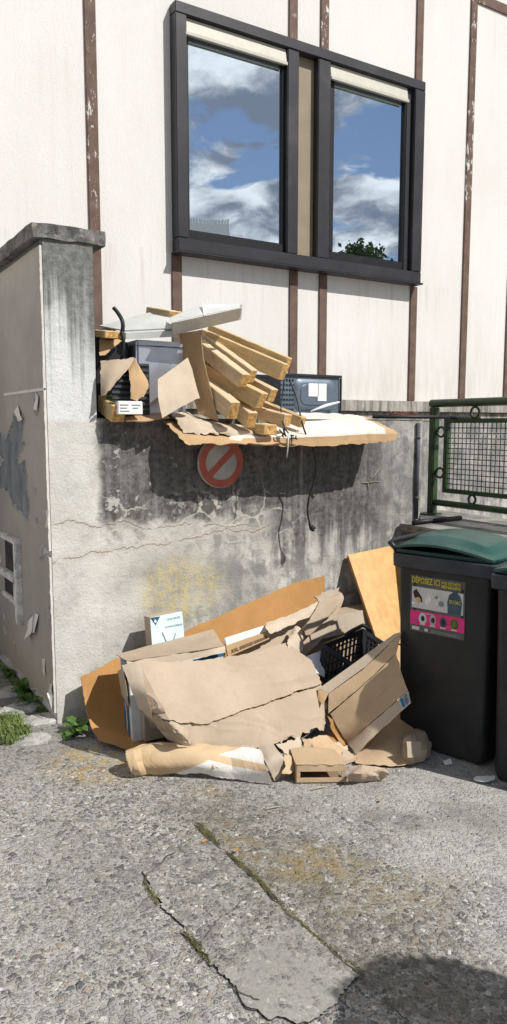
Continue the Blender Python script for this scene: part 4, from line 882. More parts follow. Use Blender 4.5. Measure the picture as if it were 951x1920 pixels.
# root and ivy on the wall
m_ = MB(); 
for tgt in ((716, 874), (674, 907), (716, 904), (691, 926)):
    a, b = P(690, 905, Y=-.008), P(*tgt, Y=-.008); m_.tube([a, a.lerp(b, .5)+V((.006, -.001, .006)), b+V((0, .006, 0))], [.003, .002, .001], 5)
tag(m_.build('dry_root', 'root'), 'pale dry root fan stuck on the wall under the cardboard tip', 'root')

# ================================================================== PLANTS
def blade_leaf(mb, base, d, L, wd, droop, n=5, lobes=False):
    d = d.normalized(); s_ = d.cross(V((0, 0, 1))).normalized(); vs = []; 
    for k in range(n+1):
        t = k/n; p = base+d*L*t-V((0, 0, droop*t*t)); ww = wd*math.sin(math.pi*min(.97, t*.85+.08))*(1+(.45*(k % 2) if lobes else 0)); vs += [p-s_*ww+V((0, 0, ww*.3)), p, p+s_*ww+V((0, 0, ww*.3))]
    fs = []
    for k in range(n): fs += [(3*k, 3*k+1, 3*k+4, 3*k+3), (3*k+1, 3*k+2, 3*k+5, 3*k+4)]
    mb.add(vs, fs, 0, False)
def weed(px, py, n, L, label, seed, hgt=.1, lobes=True, name='weed'):
    r_ = random.Random(seed); b = G(px, py, .0); t = thing(name, label, 'plant', b); st_ = MB(); lf_ = MB()
    for k in range(n):
        a = r_.uniform(0, 6.28); el = r_.uniform(.2, 1.1); h_ = hgt*r_.uniform(.1, 1); base = b+V((math.cos(a)*.015, math.sin(a)*.015, h_*.8)); st_.tube([b, b.lerp(base, .6)+V((0, 0, .01)), base], .0025, 5)
        blade_leaf(lf_, base, V((math.cos(a)*math.cos(el), math.sin(a)*math.cos(el), math.sin(el))), L*r_.uniform(.6, 1.1), L*.22*r_.uniform(.7, 1.2), L*.35, 7, lobes)
    st_.build('stem', 'sprout', t); lf_.build('leaves', 'sprout', t)
weed(146, 1376, 18, .10, 'leafy green weed at the foot of the pillar beside the orange panel', 1, .05); weed(158, 1340, 9, .07, 'small upright weed against the wall behind the leafy one', 2, .10)
weed(44, 1304, 12, .09, 'green weed rooted along the foot of the peeling side wall', 3, .05); weed(60, 1325, 8, .08, 'weed in the paving joint nearest the hole in the paint', 4, .04); weed(20, 1268, 10, .07, 'weed at the far end of the side wall by the frame edge', 5, .05)
t = P(208, 750, Y=-.06); m_ = MB(); r_ = random.Random(3)
for k in range(12): a = r_.uniform(0, 6.28); blade_leaf(m_, t+V((r_.uniform(-.02, .02), r_.uniform(-.03, 0), r_.uniform(-.02, .02))), V((math.cos(a), -abs(math.sin(a)), .4)), .035, .009, .01, 4)
tag(m_.build('green_sprig', 'sprout'), 'sprig of green leaves among the torn cardboard by the pillar', 'plant')
m_ = MB(); t = P(590, 925, Y=-.01)
for k in range(5): a = k*1.3; blade_leaf(m_, t, V((math.cos(a), -.4, math.sin(a))), .022, .006, .003, 4)
tag(m_.build('wall_sprout', 'sprout'), 'tiny green sprout growing from the wall beside the hanging cord', 'plant')
# grass and moss
def tuft_field(name, polys, n, L, mat, seed, label=None):
    r_ = random.Random(seed); m_ = MB(); per = max(1, n//len(polys))
    for poly in polys:
        xs = [p[0] for p in poly]; ys = [p[1] for p in poly]; c_ = 0
        while c_ < per:
            x, y = r_.uniform(min(xs), max(xs)), r_.uniform(min(ys), max(ys))
            if not inside((x, y), poly): continue
            c_ += 1; b = G(x, y, 0); a = r_.uniform(0, 6.28); l_ = L*r_.uniform(.4, 1.2); d = V((math.cos(a)*.6, math.sin(a)*.6, 1)); s_ = V((-math.sin(a), math.cos(a), 0))*.0028
            m_.add([b-s_, b+s_, b+d*l_*.6+s_*.6, b+d*l_*.6-s_*.6, b+d*l_+V((math.cos(a), math.sin(a), -.3))*l_*.3], [(0, 1, 2, 3), (3, 2, 4)])
    o = m_.build(name, mat, origin=(0, 0, 0)); tag(o, label, kind='stuff'); o['category'] = name.replace('_', ' ')
tuft_field('grass', [[(-30, 1345), (30, 1338), (55, 1362), (60, 1385), (20, 1398), (-30, 1400)], [(0, 1250), (14, 1255), (60, 1305), (92, 1340), (80, 1345), (30, 1295)], [(28, 1290), (52, 1292), (60, 1310), (40, 1315)]], 5200, .030, 'grass', 5, 'short green grass growing in the broken paving left of the wall')
def moss(path, n, wd, seed):
    r_ = random.Random(seed); out = []
    for k in range(n):
        t = r_.random()*(len(path)-1); i = int(t); a, b = path[i], path[i+1]; x, y = a[0]+(b[0]-a[0])*(t-i), a[1]+(b[1]-a[1])*(t-i)
        q = G(x, y, .006); gate = NZ.noise(q*7+V((seed, 0, 0))); 
        if gate < (-.35 if seed < 3 else .02): continue
        q += V((r_.gauss(0, wd)*(1.6 if gate > .25 else .6), r_.gauss(0, wd), 0)); out.append(q)
    return out
m_ = MB(); r_ = random.Random(2)
mp = moss([(372, 1545), (392, 1570), (420, 1592), (448, 1622), (490, 1655), (520, 1690), (560, 1728), (610, 1772), (680, 1830)], 2600, .006, 1)+moss([(376, 1548), (410, 1585), (440, 1612), (495, 1660)], 1500, .009, 2)+moss([(272, 1655), (300, 1700), (335, 1738), (368, 1772), (410, 1828)], 1200, .004, 3)+moss([(272, 1642), (320, 1603)], 200, .006, 4)+moss([(360, 1766), (374, 1776), (372, 1790)], 200, .008, 6)
for q in mp:
    s_ = r_.uniform(.0018, .0045); d = [V((r_.uniform(-1, 1), r_.uniform(-1, 1), r_.uniform(0, .9)))*s_ for _ in range(3)]; m_.add([q+d[0], q+d[1], q+d[2], q+V((0, 0, s_*1.3))], [(0, 1, 2), (0, 1, 3), (1, 2, 3), (2, 0, 3)])
o = m_.build('moss', 'moss', origin=(0, 0, 0)); tag(o, 'yellow green moss filling the joints around the concrete patch', kind='stuff'); o['category'] = 'moss'
def crack(path, w_, seed):
    r2 = random.Random(seed); pp_ = []
    for (xa_, ya_), (xb_, yb_) in zip(path, path[1:]):
        for k in range(8): t = k/8; q = G(xa_+(xb_-xa_)*t, ya_+(yb_-ya_)*t, .0095); q += V((NZ.fractal(q*14, .6, 2, 4), NZ.fractal(q*14+V((5, 0, 0)), .6, 2, 4), 0))*.012; pp_.append(q)
    m2 = MB(); vs = []
    for k, q in enumerate(pp_):
        d = (pp_[min(k+1, len(pp_)-1)]-pp_[max(k-1, 0)]); d.z = 0; d.normalize(); s_ = V((-d.y, d.x, 0))*w_*max(.12, .5+NZ.noise(q*11+V((seed, 0, 0))))*(0.15 if k in (0, len(pp_)-1) else 1); vs += [q-s_, q+s_]
    m2.add(vs, [(2*k, 2*k+1, 2*k+3, 2*k+2) for k in range(len(pp_)-1)]); tag(m2.build('ground_crack', 'crackdirt', origin=(0, 0, 0)), kind='structure')
crack([(366, 1540), (392, 1570), (420, 1594), (448, 1624), (490, 1656), (520, 1690), (560, 1726), (610, 1770), (684, 1834)], .006, 1)
crack([(374, 1774), (392, 1738), (430, 1712), (470, 1672)], .0022, 2); crack([(270, 1662), (272, 1640), (318, 1606), (372, 1562)], .0045, 3); crack([(684, 1834), (730, 1880), (770, 1925)], .0025, 4); crack([(410, 1826), (452, 1862), (500, 1880)], .003, 5)
# broken paving stones left of the wall
r_ = random.Random(12)
for k, (px, py, rr, lab) in enumerate(((18, 1300, .13, 'flat broken paving stone nearest the far end of the side wall'), (40, 1330, .12, 'cracked paving stone between grass and side wall'), (78, 1352, .11, 'pale broken paving stone at the foot of the pillar corner'), (12, 1338, .07, 'small paving stone at the left edge above the grass'), (60, 1388, .10, 'flat grey paving stone between the grass and the weed'))):
    b = G(px, py, 0); n = 9; ring_ = [V((b.x+rr*(1+.3*NZ.noise(V((k*5, j, 0))))*math.cos(2*math.pi*j/n+k), b.y+rr*.75*(1+.3*NZ.noise(V((k*5, j, 4))))*math.sin(2*math.pi*j/n+k), 0)) for j in range(n)]
    m_ = MB(); loft([[p+V((0, 0, .001)) for p in ring_], [p+V((0, 0, .016)) for p in ring_], [p.lerp(b, .12)+V((0, 0, .022)) for p in ring_]], m_, smooth=False); tag(m_.build('paving_stone', 'stone'), lab, 'stone', 'broken paving stones beside the wall')

# ================================================================== RUBBISH HEAP ON THE GROUND
# orange board at far left, curling out at its foot
HEAP = True
card('flattened_carton', 'orange brown cardboard panel at the left end of the heap, curled out at its foot', [
    row((151, 1269, -.10), (185, 1253, -.08), (222, 1233, -.05), (270, 1215, -.04)), row((160, 1320, -.16), (190, 1315, -.14), (226, 1300, -.12), (270, 1290, -.1)), row((170, 1362, -.24), (198, 1362, -.24), (232, 1360, -.25), (270, 1350, -.25)), row((187, 1388, -.40), (215, 1396, -.46), (245, 1408, -.52), (280, 1412, -.5))], ['kraft_orange', 'edge'], nu=8, nv=9, crumple=.006, cs=4, torn=.004, seed=21, thick=.005)
# big brown panel leaning on the wall
card('flattened_carton', 'long brown cardboard panel leaning against the wall behind the heap', [
    row((330, 1190, -.06), (440, 1142, -.05), (545, 1095, -.035), (607, 1067, -.03)), row((345, 1260, -.16), (440, 1215, -.14), (548, 1160, -.12), (609, 1112, -.08)), row((360, 1330, -.26), (450, 1295, -.24), (552, 1215, -.22), (612, 1170, -.16))], ['kraft_orange', 'edge'], nu=10, nv=6, su=False, crumple=.006, cs=4, torn=.005, seed=22, thick=.005)
# small pale blue box
bx = thing('small_box', 'small pale blue printed box standing upright at the top of the heap', 'box', P(310, 1215, Y=-.30))
fa_, fb_, fc_, fd_ = P(287, 1240, Y=-.22), P(348, 1232, Y=-.22), P(341, 1146, Y=-.175), P(281, 1158, Y=-.175); bk = V((0, .085, .0)) 
m_ = MB(); bk = P(270, 1155, Y=-.09)-fd_; m_.hexa([fa_, fb_, fb_+bk, fa_+bk, fd_, fc_, fc_+bk, fd_+bk]); m_.build('carton', 'kraft_grey', bx, bevel=.002)
nrm_ = (fb_-fa_).cross(fd_-fa_).normalized(); SB = lambda u, v, d=.004: fa_.lerp(fb_, u).lerp(fd_.lerp(fc_, u), v)+nrm_*d
MB().poly([SB(0, 0), SB(1, 0), SB(1, 1), SB(0, 1)]).build('front_print', 'print_pale', bx)
MB().poly([SB(.0, .995, .0055), SB(.15, .80, .0055), SB(.30, .985, .0055)]).build('corner_print', 'print_navy', bx); MB().poly([SB(.14, .95, .006), SB(.11, .89, .006), SB(.15, .85, .006), SB(.19, .89, .006)]).build('corner_mark', 'print_pale', bx)
for u0, v0, u1, v1 in ((.33, .62, .52, .22), (.74, .55, .52, .18), (.36, .40, .47, .20)):
    a, b = SB(u0, v0, .006), SB(u1, v1, .006); MB().tube([a, b], .0035, 5).build('antenna_drawing', 'ink_grey', bx)
tq = lambda s_, u0, v0, wd, sz: text_mesh(s_, lambda x_, y_: SB(u0+x_, v0+y_, .006), 'lettering', 'ink_grey', bx, sz, wd)
tq('CLAP HAUTE', .50, .86, .42, .07); tq('ANTENNE INTERIEURE', .42, .70, .55, .06)
# printed box: white and blue sides, brown flaps
pb_ = thing('printed_carton', 'large white and blue printed carton with open brown flap under the crumpled sheet', 'box', P(330, 1390, Y=-.5))
A = G(250, 1393, .012); A2 = P(240, 1240, Y=A.y+.02); wx = P(421, 1214, Y=A.y+.02).x-A2.x
A2.z -= .02; dx, dy, dz = V((wx, 0, 0)), (P(219, 1229, Y=A.y+.27)-A2), A2-A; dy.z = 0; dy = V((dy.x, .19, 0))
m_ = MB(); m_.hexa([A, A+dx, A+dx+dy, A+dy, A2, A2+dx, A2+dx+dy, A2+dy]); m_.build('carton', 'print_white', pb_, bevel=.003)
sd = (dz.cross(dy)).normalized(); sd = sd if sd.x < 0 else -sd; LS = lambda u, v, d=.004: A+dy*u+dz*v+sd*d; FS = lambda u, v, d=.004: A+dx*u+dz*v+V((0, -d, 0))
m_ = MB(); m_.poly([LS(.30, .02), LS(1, .02), LS(1, .44), LS(.30, .44)]); m_.build('side_print', 'print_blue', pb_); MB().poly([LS(.45, .05, .006), LS(.7, .05, .006), LS(.6, .3, .006), LS(.75, .42, .006), LS(.5, .42, .006), LS(.42, .2, .006)]).build('side_print', 'kraft_light', pb_)
MB().poly([LS(.0, .78), LS(1, .78), LS(1, 1.0), LS(0, 1.0)]).build('side_print', 'print_blue', pb_)
sheet('side_flap', [[LS(0, .46, .008), LS(1, .46, .008)], [LS(0, .98, .02), LS(1, .78, .02)]], ['kraft_grey', 'edge'], pb_, 5, 6, thick=.004, crumple=.005)
MB().poly([FS(.34, .80), FS(.55, .85), FS(.8, .88), FS(1, .90), FS(1, .94), FS(.8, .925), FS(.55, .91), FS(.34, .87)]).build('front_print', 'print_blue', pb_)
f0, f1 = P(239, 1239, Y=A.y-.02), P(421, 1213, Y=A.y-.02)
sheet('top_flap', [[P(218, 1228, Y=A.y+.22), P(310, 1204, Y=A.y+.22), P(400, 1181, Y=A.y+.22)], [P(239, 1240, Y=A.y-.02), P(325, 1227, Y=A.y-.02), P(420, 1212, Y=A.y-.02)]], ['kraft', 'edge'], pb_, 8, 6, thick=.004, crumple=.006, torn=.003, seed=4)
sheet('front_flap', [[P(239, 1241, Y=A.y-.024), P(325, 1228, Y=A.y-.024), P(420, 1213, Y=A.y-.024)], [P(243, 1256, Y=A.y-.035), P(325, 1244, Y=A.y-.035), P(420, 1222, Y=A.y-.03)]], ['kraft_light', 'edge'], pb_, 8, 3, thick=.003, torn=.008, seed=6)
# white strip box and the brown panel with a black serial line
card('torn_cardboard', 'wide torn brown cardboard with a black printed line behind the crumpled sheet', [
    row((422, 1206, -.34), (500, 1176, -.30), (560, 1150, -.26), (632, 1106, -.22)), row((430, 1240, -.40), (510, 1210, -.38), (575, 1175, -.34), (642, 1128, -.28)), row((440, 1285, -.46), (520, 1262, -.46), (575, 1228, -.42), (610, 1190, -.38))], ['kraft', 'edge'], nu=10, nv=7, crumple=.014, cs=6, torn=.012, seed=31, thick=.006)
ws = thing('white_carton', 'narrow white carton lying on the torn brown cardboard', 'box', P(460, 1190, Y=-.42)); q = row((424, 1205, -.44), (500, 1182, -.40), (497, 1171, -.36), (420, 1196, -.38)); dn = V((.0, .0, -.025)); m_ = MB(); m_.hexa([p+dn for p in q]+q); m_.build('carton', 'paper', ws, bevel=.004)
MB().poly([q[3].lerp(q[2], .45).lerp(q[0].lerp(q[1], .45), .35)+V((0, -.002, .003)), q[3].lerp(q[2], .62).lerp(q[0].lerp(q[1], .62), .35)+V((0, -.002, .003)), q[3].lerp(q[2], .62).lerp(q[0].lerp(q[1], .62), .6)+V((0, -.002, .003)), q[3].lerp(q[2], .45).lerp(q[0].lerp(q[1], .45), .6)+V((0, -.002, .003))]).build('label_print', 'stk_white', ws)
sl_ = thing('lettered_strip', 'cardboard edge strip with a row of black printed characters below the white carton', 'cardboard', P(468, 1215, Y=-.44))
q = row((428, 1232, -.47), (505, 1198, -.43), (503, 1185, -.42), (424, 1212, -.46)); m_ = MB(); m_.hexa([p+V((0, .012, 0)) for p in (q[0], q[1], q[2], q[3])]+q); m_.build('board', 'kraft_warm', sl_)
text_mesh('XXL 0000020 0000000', lambda x_, y_: q[0].lerp(q[1], .08+x_).lerp(q[3].lerp(q[2], .08+x_), .18+y_)+V((0, -.004, .003)), 'lettering', 'ink', sl_, .5, .86)
card('torn_cardboard', 'pale curled cardboard strip with ragged ends lying over the torn brown board', [
    row((500, 1168, -.38), (540, 1155, -.36), (597, 1128, -.33)), row((497, 1178, -.44), (535, 1166, -.40), (598, 1136, -.36)), row((508, 1190, -.46), (540, 1174, -.42), (600, 1146, -.37))], ['kraft_light', 'edge'], nu=9, nv=5, crumple=.01, cs=9, torn=.012, seed=33, thick=.005)
card('torn_cardboard', 'bent torn cardboard strip with a shaded fold above the black crate', [
    row((600, 1128, -.36), (622, 1118, -.34), (640, 1112, -.30)), row((585, 1155, -.42), (606, 1150, -.40), (642, 1128, -.34)), row((566, 1180, -.48), (580, 1190, -.47), (612, 1160, -.40))], ['kraft', 'edge'], nu=8, nv=9, crumple=.012, cs=8, torn=.01, seed=34, thick=.005)
card('torn_cardboard', 'upright torn cardboard tongue between the crumpled sheet and the shaded box', [
    row((545, 1186, -.42), (556, 1176, -.42), (566, 1180, -.44)), row((540, 1200, -.5), (556, 1200, -.5), (570, 1205, -.48)), row((538, 1226, -.56), (556, 1226, -.54), (568, 1222, -.52))], ['kraft_light', 'edge'], nu=6, nv=7, crumple=.012, cs=9, torn=.012, seed=35, thick=.004)
card('torn_cardboard', 'small ragged cardboard tip with a dark edge at the top right of the heap', [
    row((590, 1118, -.24), (612, 1110, -.22), (635, 1103, -.2)), row((600, 1132, -.30), (618, 1126, -.28), (634, 1114, -.24))], ['kraft_grey', 'edge'], nu=9, nv=6, crumple=.014, cs=12, torn=.012, seed=36, thick=.007)
# shaded box by the wall
sb = thing('brown_carton', 'brown carton lying in shade against the wall left of the orange board', 'box', (1.75, -.25, 0)); a, b = P(566, 1185, Y=-.42), P(712, 1146, Y=-.30)
m_ = MB(); tl, tr_ = P(575, 1165, Y=-.30), P(706, 1140, Y=-.20); d_ = V((.03, .14, 0)); m_.hexa([V((tl.x, tl.y, -.09)), V((tr_.x, tr_.y, -.09)), V((tr_.x, tr_.y, -.09))+d_, V((tl.x, tl.y, -.09))+d_, tl, tr_, tr_+d_, tl+d_]); m_.build('carton', 'kraft', sb, bevel=.004)
sheet('flap', [[tl+V((0, -.002, .003)), tr_+V((0, -.002, .003))], [tl+V((.0, -.05, -.11)), tr_+V((0, -.05, -.11))]], ['kraft_grey', 'edge'], sb, 10, 5, crumple=.006, torn=.005, seed=8)
# grey plate next to the crate
card('grey_plate', 'smooth blue white plate sticking out left of the black crate', [row((572, 1232, -.56), (607, 1219, -.52)), row((592, 1262, -.68), (608, 1270, -.66))], ['print_white', 'print_white'], cat='plate', nu=4, nv=4, thick=.004)
# orange wooden board
ob = thing('wooden_board', 'varnished orange wooden board leaning on the wall behind the wheeled bin', 'board', (2.2, -.2, 0))
tl = P(652, 1040, Y=-.03); bl_ = P(742, 1262, Y=-.62); tr_ = P(746, 1020, Y=-.03); bl_.x = tl.x-.06; bl_.z = gz(bl_.x)+.01
dnv = bl_-tl; br_ = tr_+dnv; nn = (tr_-tl).cross(dnv).normalized(); nn = nn if nn.y < 0 else -nn
m_ = MB(); m_.hexa([bl_-nn*.0, br_, br_-nn*.022, bl_-nn*.022, tl, tr_, tr_-nn*.022, tl-nn*.022]); m_.build('panel', 'ply', ob, bevel=.007, seg=3)
m_ = MB(); e1 = (tr_-tl).normalized(); o_ = nn*.0035; m_.hexa([bl_+o_, bl_+e1*.022+o_, bl_+e1*.022+nn*.0005, bl_+nn*.0005, tl+o_, tl+e1*.022+o_, tl+e1*.022+nn*.0005, tl+nn*.0005]); m_.build('edge_band', 'ply_edge', ob, bevel=.001)
# black crate
cr_ = thing('plastic_crate', 'black plastic vegetable crate with slotted sides half buried in the cardboard', 'crate', P(640, 1290, Y=-.7))
c0 = P(606, 1207, Y=-.53); cb = P(599, 1274, Y=-.57); e1 = (P(662, 1243, Y=-.62)-c0); e2 = (P(680, 1200, Y=-.40)-c0); ez = c0-cb
e1 = e1*1.05; e2.z = max(e2.z, 0)*.4
def crate_side(o_, e, n_, name):
    m2 = MB(); L = e.length; h_ = ez.length; eu, zu = e/L, ez/h_; th = eu.cross(zu).normalized()*.008
    def bar(u0, u1, v0, v1, k=1.0):
        p = [o_+eu*u+zu*v for u, v in ((u0, v0), (u1, v0), (u1, v1), (u0, v1))]; m2.hexa([p[0]-th*k, p[1]-th*k, p[1]+th*k, p[0]+th*k, p[3]-th*k, p[2]-th*k, p[2]+th*k, p[3]+th*k])
    bar(0, L, h_-.03, h_, 1.4); bar(0, L, 0, .02); bar(0, .022, .021, h_-.031, 1.3); bar(L-.022, L, .021, h_-.031, 1.3)
    for f in (.30, .56, .72): bar(.023, L-.023, h_*f, h_*f+.008, .6)
    for k in range(1, n_): bar(L*k/n_-.004, L*k/n_+.004, .021, h_-.031, .75)
    return m2.build(name, 'crate', cr_)
crate_side(cb, e1, 8, 'side_panel'); crate_side(cb, e2, 10, 'side_panel'); crate_side(cb+e1, e2, 10, 'side_panel'); crate_side(cb+e2, e1, 8, 'side_panel')
m_ = MB(); m_.poly([cb, cb+e1, cb+e1+e2, cb+e2]); m_.build('bottom', 'crate', cr_)
a, b = cb+ez+e2*.55, cb+ez+e2; m_ = MB(); m_.tube([a, a.lerp(b, .4)+V((0, 0, .012)), b+V((.0, 0, .02)), b+e1*.2+V((0, 0, .02))], .012, 6); m_.build('handle_rim', 'crate', cr_)
# big crumpled sheet
cs_ = thing('crumpled_cardboard', 'large crumpled brown cardboard sheet draped over the middle of the heap', 'cardboard', G(400, 1420, 0))
r0 = row((229, 1249, -.60), (262, 1243, -.62), (340, 1240, -.59), (424, 1234, -.56), (485, 1221, -.53), (537, 1206, -.50))
r1 = row((248, 1294, -.66), (290, 1300, -.735), (360, 1298, -.72), (430, 1283, -.70), (510, 1258, -.68), (586, 1240, -.655))
r2 = row((266, 1328, -.69), (318, 1352, -.85), (385, 1357, -.85), (455, 1331, -.84), (535, 1304, -.83), (602, 1281, -.81))
r3 = row((270, 1338, -.68), (330, 1374, -.86), (385, 1395, -.885), (458, 1374, -.905), (530, 1350, -.91), (608, 1324, -.87))
r4 = row((290, 1352, -.67), (342, 1390, -.86), (376, 1426, -.90), (460, 1410, -.955), (528, 1388, -.975), (611, 1361, -.91))
ov = [p+(p-q)*.03 for p, q in zip(r2, r1)]
sheet('upper_panel', [r0, r1, ov], ['kraft', 'edge'], cs_, nu=18, nv=18, su=False, sv=False, crumple=.005, cs=3.2, torn=.010, tornf=16, seed=41, thick=.004, creases=12, camp=.011, cw=.010, sharp=14)
dn_ = V((0, .010, -.004))
sheet('lower_panel', [[p+dn_ for p in r2], [p+dn_*.6 for p in r3], r4], ['kraft', 'edge'], cs_, nu=18, nv=14, su=False, sv=False, crumple=.007, cs=4.5, torn=.03, tornf=24, seed=45, thick=.004, creases=14, camp=.012, cw=.010, sharp=14)
sheet('corner_fold', [row((228, 1247, -.62), (250, 1243, -.65), (264, 1244, -.67)), row((246, 1290, -.68), (264, 1292, -.72), (276, 1300, -.75)), row((262, 1328, -.70), (270, 1334, -.72), (288, 1348, -.76))], ['kraft_light', 'edge'], cs_, nu=7, nv=9, crumple=.006, torn=.004, seed=42)
sheet('frayed_edge', [row((290, 1350, -.69), (318, 1372, -.79), (345, 1390, -.87), (384, 1404, -.90)), row((294, 1364, -.68), (326, 1392, -.78), (352, 1412, -.86), (372, 1432, -.895))], ['kraft_light', 'edge'], cs_, nu=10, nv=6, crumple=.014, cs=9, torn=.016, seed=43)
sheet('rolled_fold', [row((318, 1350, -.86), (340, 1362, -.90), (352, 1372, -.90)), row((322, 1362, -.88), (338, 1374, -.93), (352, 1386, -.92)), row((338, 1374, -.86), (346, 1386, -.90), (356, 1396, -.90))], ['kraft', 'edge'], cs_, nu=6, nv=6, crumple=.008, cs=12, torn=.008, seed=47)
sh = thing('grey_carton', 'grey cardboard box corner in the shade beneath the crumpled sheet', 'box', G(290, 1395, 0)); A = G(262, 1396, .008); m_ = MB(); m_.box((A.x+.02, A.y-.02, .006), (A.x+.26, A.y+.16, .18)); m_.build('carton', 'kraft_grey', sh, bevel=.003)
sheet('flap', [[V((A.x+.02, A.y-.024, .18)), V((A.x+.24, A.y-.024, .18))], [V((A.x+.03, A.y-.08, .10)), V((A.x+.22, A.y-.07, .07))]], ['kraft', 'edge'], sh, 6, 5, torn=.006, seed=3)
# rolled cardboard on the ground
rb_ = [G(x, y, h) for x, y, h in ((256, 1455, .008), (266, 1454, .008), (278, 1451, .008), (292, 1451, .010), (376, 1449, .030), (428, 1460, .012), (512, 1468, .008))]
def over(xy, dy): return [P(x, y, Y=b.y+dy) for (x, y), b in zip(xy, rb_)]
card('rolled_cardboard', 'half rolled brown cardboard on the ground with white painted stripes at its right end', [
    over(((246, 1406), (256, 1402), (268, 1397), (284, 1393), (360, 1394), (430, 1400), (488, 1404)), .075), over(((237, 1414), (250, 1410), (264, 1404), (284, 1402), (362, 1408), (432, 1416), (494, 1422)), .02),
    [p+V((0, (-.012 if k in (1, 3) else 0), 0)) for k, p in enumerate(over(((243, 1438), (256, 1436), (269, 1432), (286, 1431), (368, 1432), (436, 1442), (502, 1446)), -.012))], rb_], ['striped', 'edge'], nu=9, nv=12, su=False, crumple=.003, cs=7, torn=.010, seed=44, thick=.005, creases=5, camp=.008, cw=.012, sharp=18)
# shards at the front
card('torn_cardboard', 'grey brown cardboard shard curving to the ground right of the white stripes', [
    [P(484, 1402, Y=-.98), P(498, 1398, Y=-1.0), P(512, 1396, Y=-1.0)], [P(500, 1434, Y=-1.1), P(514, 1426, Y=-1.1), P(532, 1420, Y=-1.08)], [G(515, 1464), G(532, 1452), G(552, 1438)]], ['kraft_grey', 'edge'], nu=7, nv=9, crumple=.008, torn=.006, seed=51)
card('torn_cardboard', 'pale pointed cardboard shard tucked under the front edge of the crumpled sheet', [
    row((516, 1397, -1.0), (538, 1390, -1.0), (560, 1384, -.98)), row((536, 1412, -1.06), (552, 1408, -1.06), (567, 1404, -1.04)), row((550, 1426, -1.12), (560, 1424, -1.12), (572, 1420, -1.1))], ['kraft_light', 'edge'], nu=8, nv=8, crumple=.008, torn=.014, seed=52)
card('torn_cardboard', 'flat torn cardboard piece behind the slotted tray at the front', [
    row((578, 1386, -.98), (600, 1380, -.98), (612, 1378, -.98)), row((592, 1412, -1.08), (620, 1404, -1.06), (640, 1402, -1.04)), row((602, 1444, -1.15), (640, 1440, -1.15), (668, 1424, -1.12))], ['kraft_tan', 'edge'], nu=8, nv=8, crumple=.012, cs=9, torn=.01, seed=53)
card('torn_cardboard', 'small torn cardboard sliver standing left of the flat torn piece', [
    row((566, 1386, -1.0), (574, 1386, -1.0), (580, 1390, -1.0)), row((570, 1404, -1.06), (582, 1408, -1.06), (592, 1410, -1.05)), row((566, 1424, -1.12), (588, 1426, -1.12), (606, 1428, -1.12))], ['kraft_tan', 'edge'], nu=6, nv=7, crumple=.01, cs=10, torn=.012, seed=54)
card('torn_cardboard', 'orange brown cardboard scraps in the gap below the folded box', [
    row((602, 1384, -.9), (622, 1374, -.9), (640, 1378, -.92)), row((612, 1394, -.97), (630, 1390, -.97), (648, 1400, -.98))], ['kraft_orange', 'edge'], nu=8, nv=6, crumple=.02, cs=14, torn=.016, seed=55)
card('torn_cardboard', 'curled cardboard tab standing up on the flat torn piece', [
    row((600, 1424, -1.16), (608, 1416, -1.14), (612, 1422, -1.12)), row((600, 1432, -1.18), (612, 1428, -1.16), (626, 1420, -1.12)), row((604, 1446, -1.18), (616, 1438, -1.17), (630, 1414, -1.13))], ['kraft_warm', 'edge'], nu=6, nv=6, crumple=.006, torn=.006, seed=56)
for k, (rr_, mm, lab) in enumerate((
    ([(612, 1400, -1.0), (634, 1392, -.99), (650, 1398, -.98)], 'kraft_light', 'pale cardboard scrap wedged under the left foot of the folded carton'),
    ([(636, 1420, -1.10), (655, 1412, -1.08), (672, 1420, -1.06)], 'kraft', 'small brown cardboard scrap between the flat torn piece and the kraft wrapping'),
    ([(528, 1424, -1.12), (543, 1416, -1.10), (556, 1426, -1.10)], 'kraft_tan', 'little tan cardboard scrap right of the grey brown shard'),
    ([(586, 1398, -1.05), (602, 1392, -1.03), (616, 1400, -1.02)], 'kraft_warm', 'warm brown ragged scrap behind the curled tab'),
    ([(436, 1400, -.96), (458, 1398, -.97), (478, 1398, -.98)], 'kraft_grey', 'grey cardboard tongue hanging over the striped roll'),
    ([(396, 1412, -.93), (414, 1408, -.94), (430, 1410, -.95)], 'kraft', 'torn brown cardboard tip hanging in front of the middle of the striped roll'),
    ([(676, 1440, -1.16), (694, 1434, -1.15), (712, 1442, -1.15)], 'kraft_light', 'pale ragged scrap lying against the kraft wrapping at the front right'))):
    (xa_, ya_, Ya), (xb_, yb_, Yb), (xc_, yc_, Yc) = rr_
    card('cardboard_scrap', lab, facet([row((xa_, ya_, Ya), (xb_, yb_, Yb), (xc_, yc_, Yc)), row((xa_+6, ya_+14, Ya-.04), (xb_+7, yb_+17, Yb-.05), (xc_+4, yc_+13, Yc-.04)), row((xa_+2, ya_+26, Ya-.06), (xb_+9, yb_+30, Yb-.07), (xc_-2, yc_+24, Yc-.06))], 2, 1, .008, 90+k), [mm, 'edge'], nu=4, nv=4, su=False, sv=False, torn=.02, tornf=40, thick=.004, seed=90+k, sharp=12)
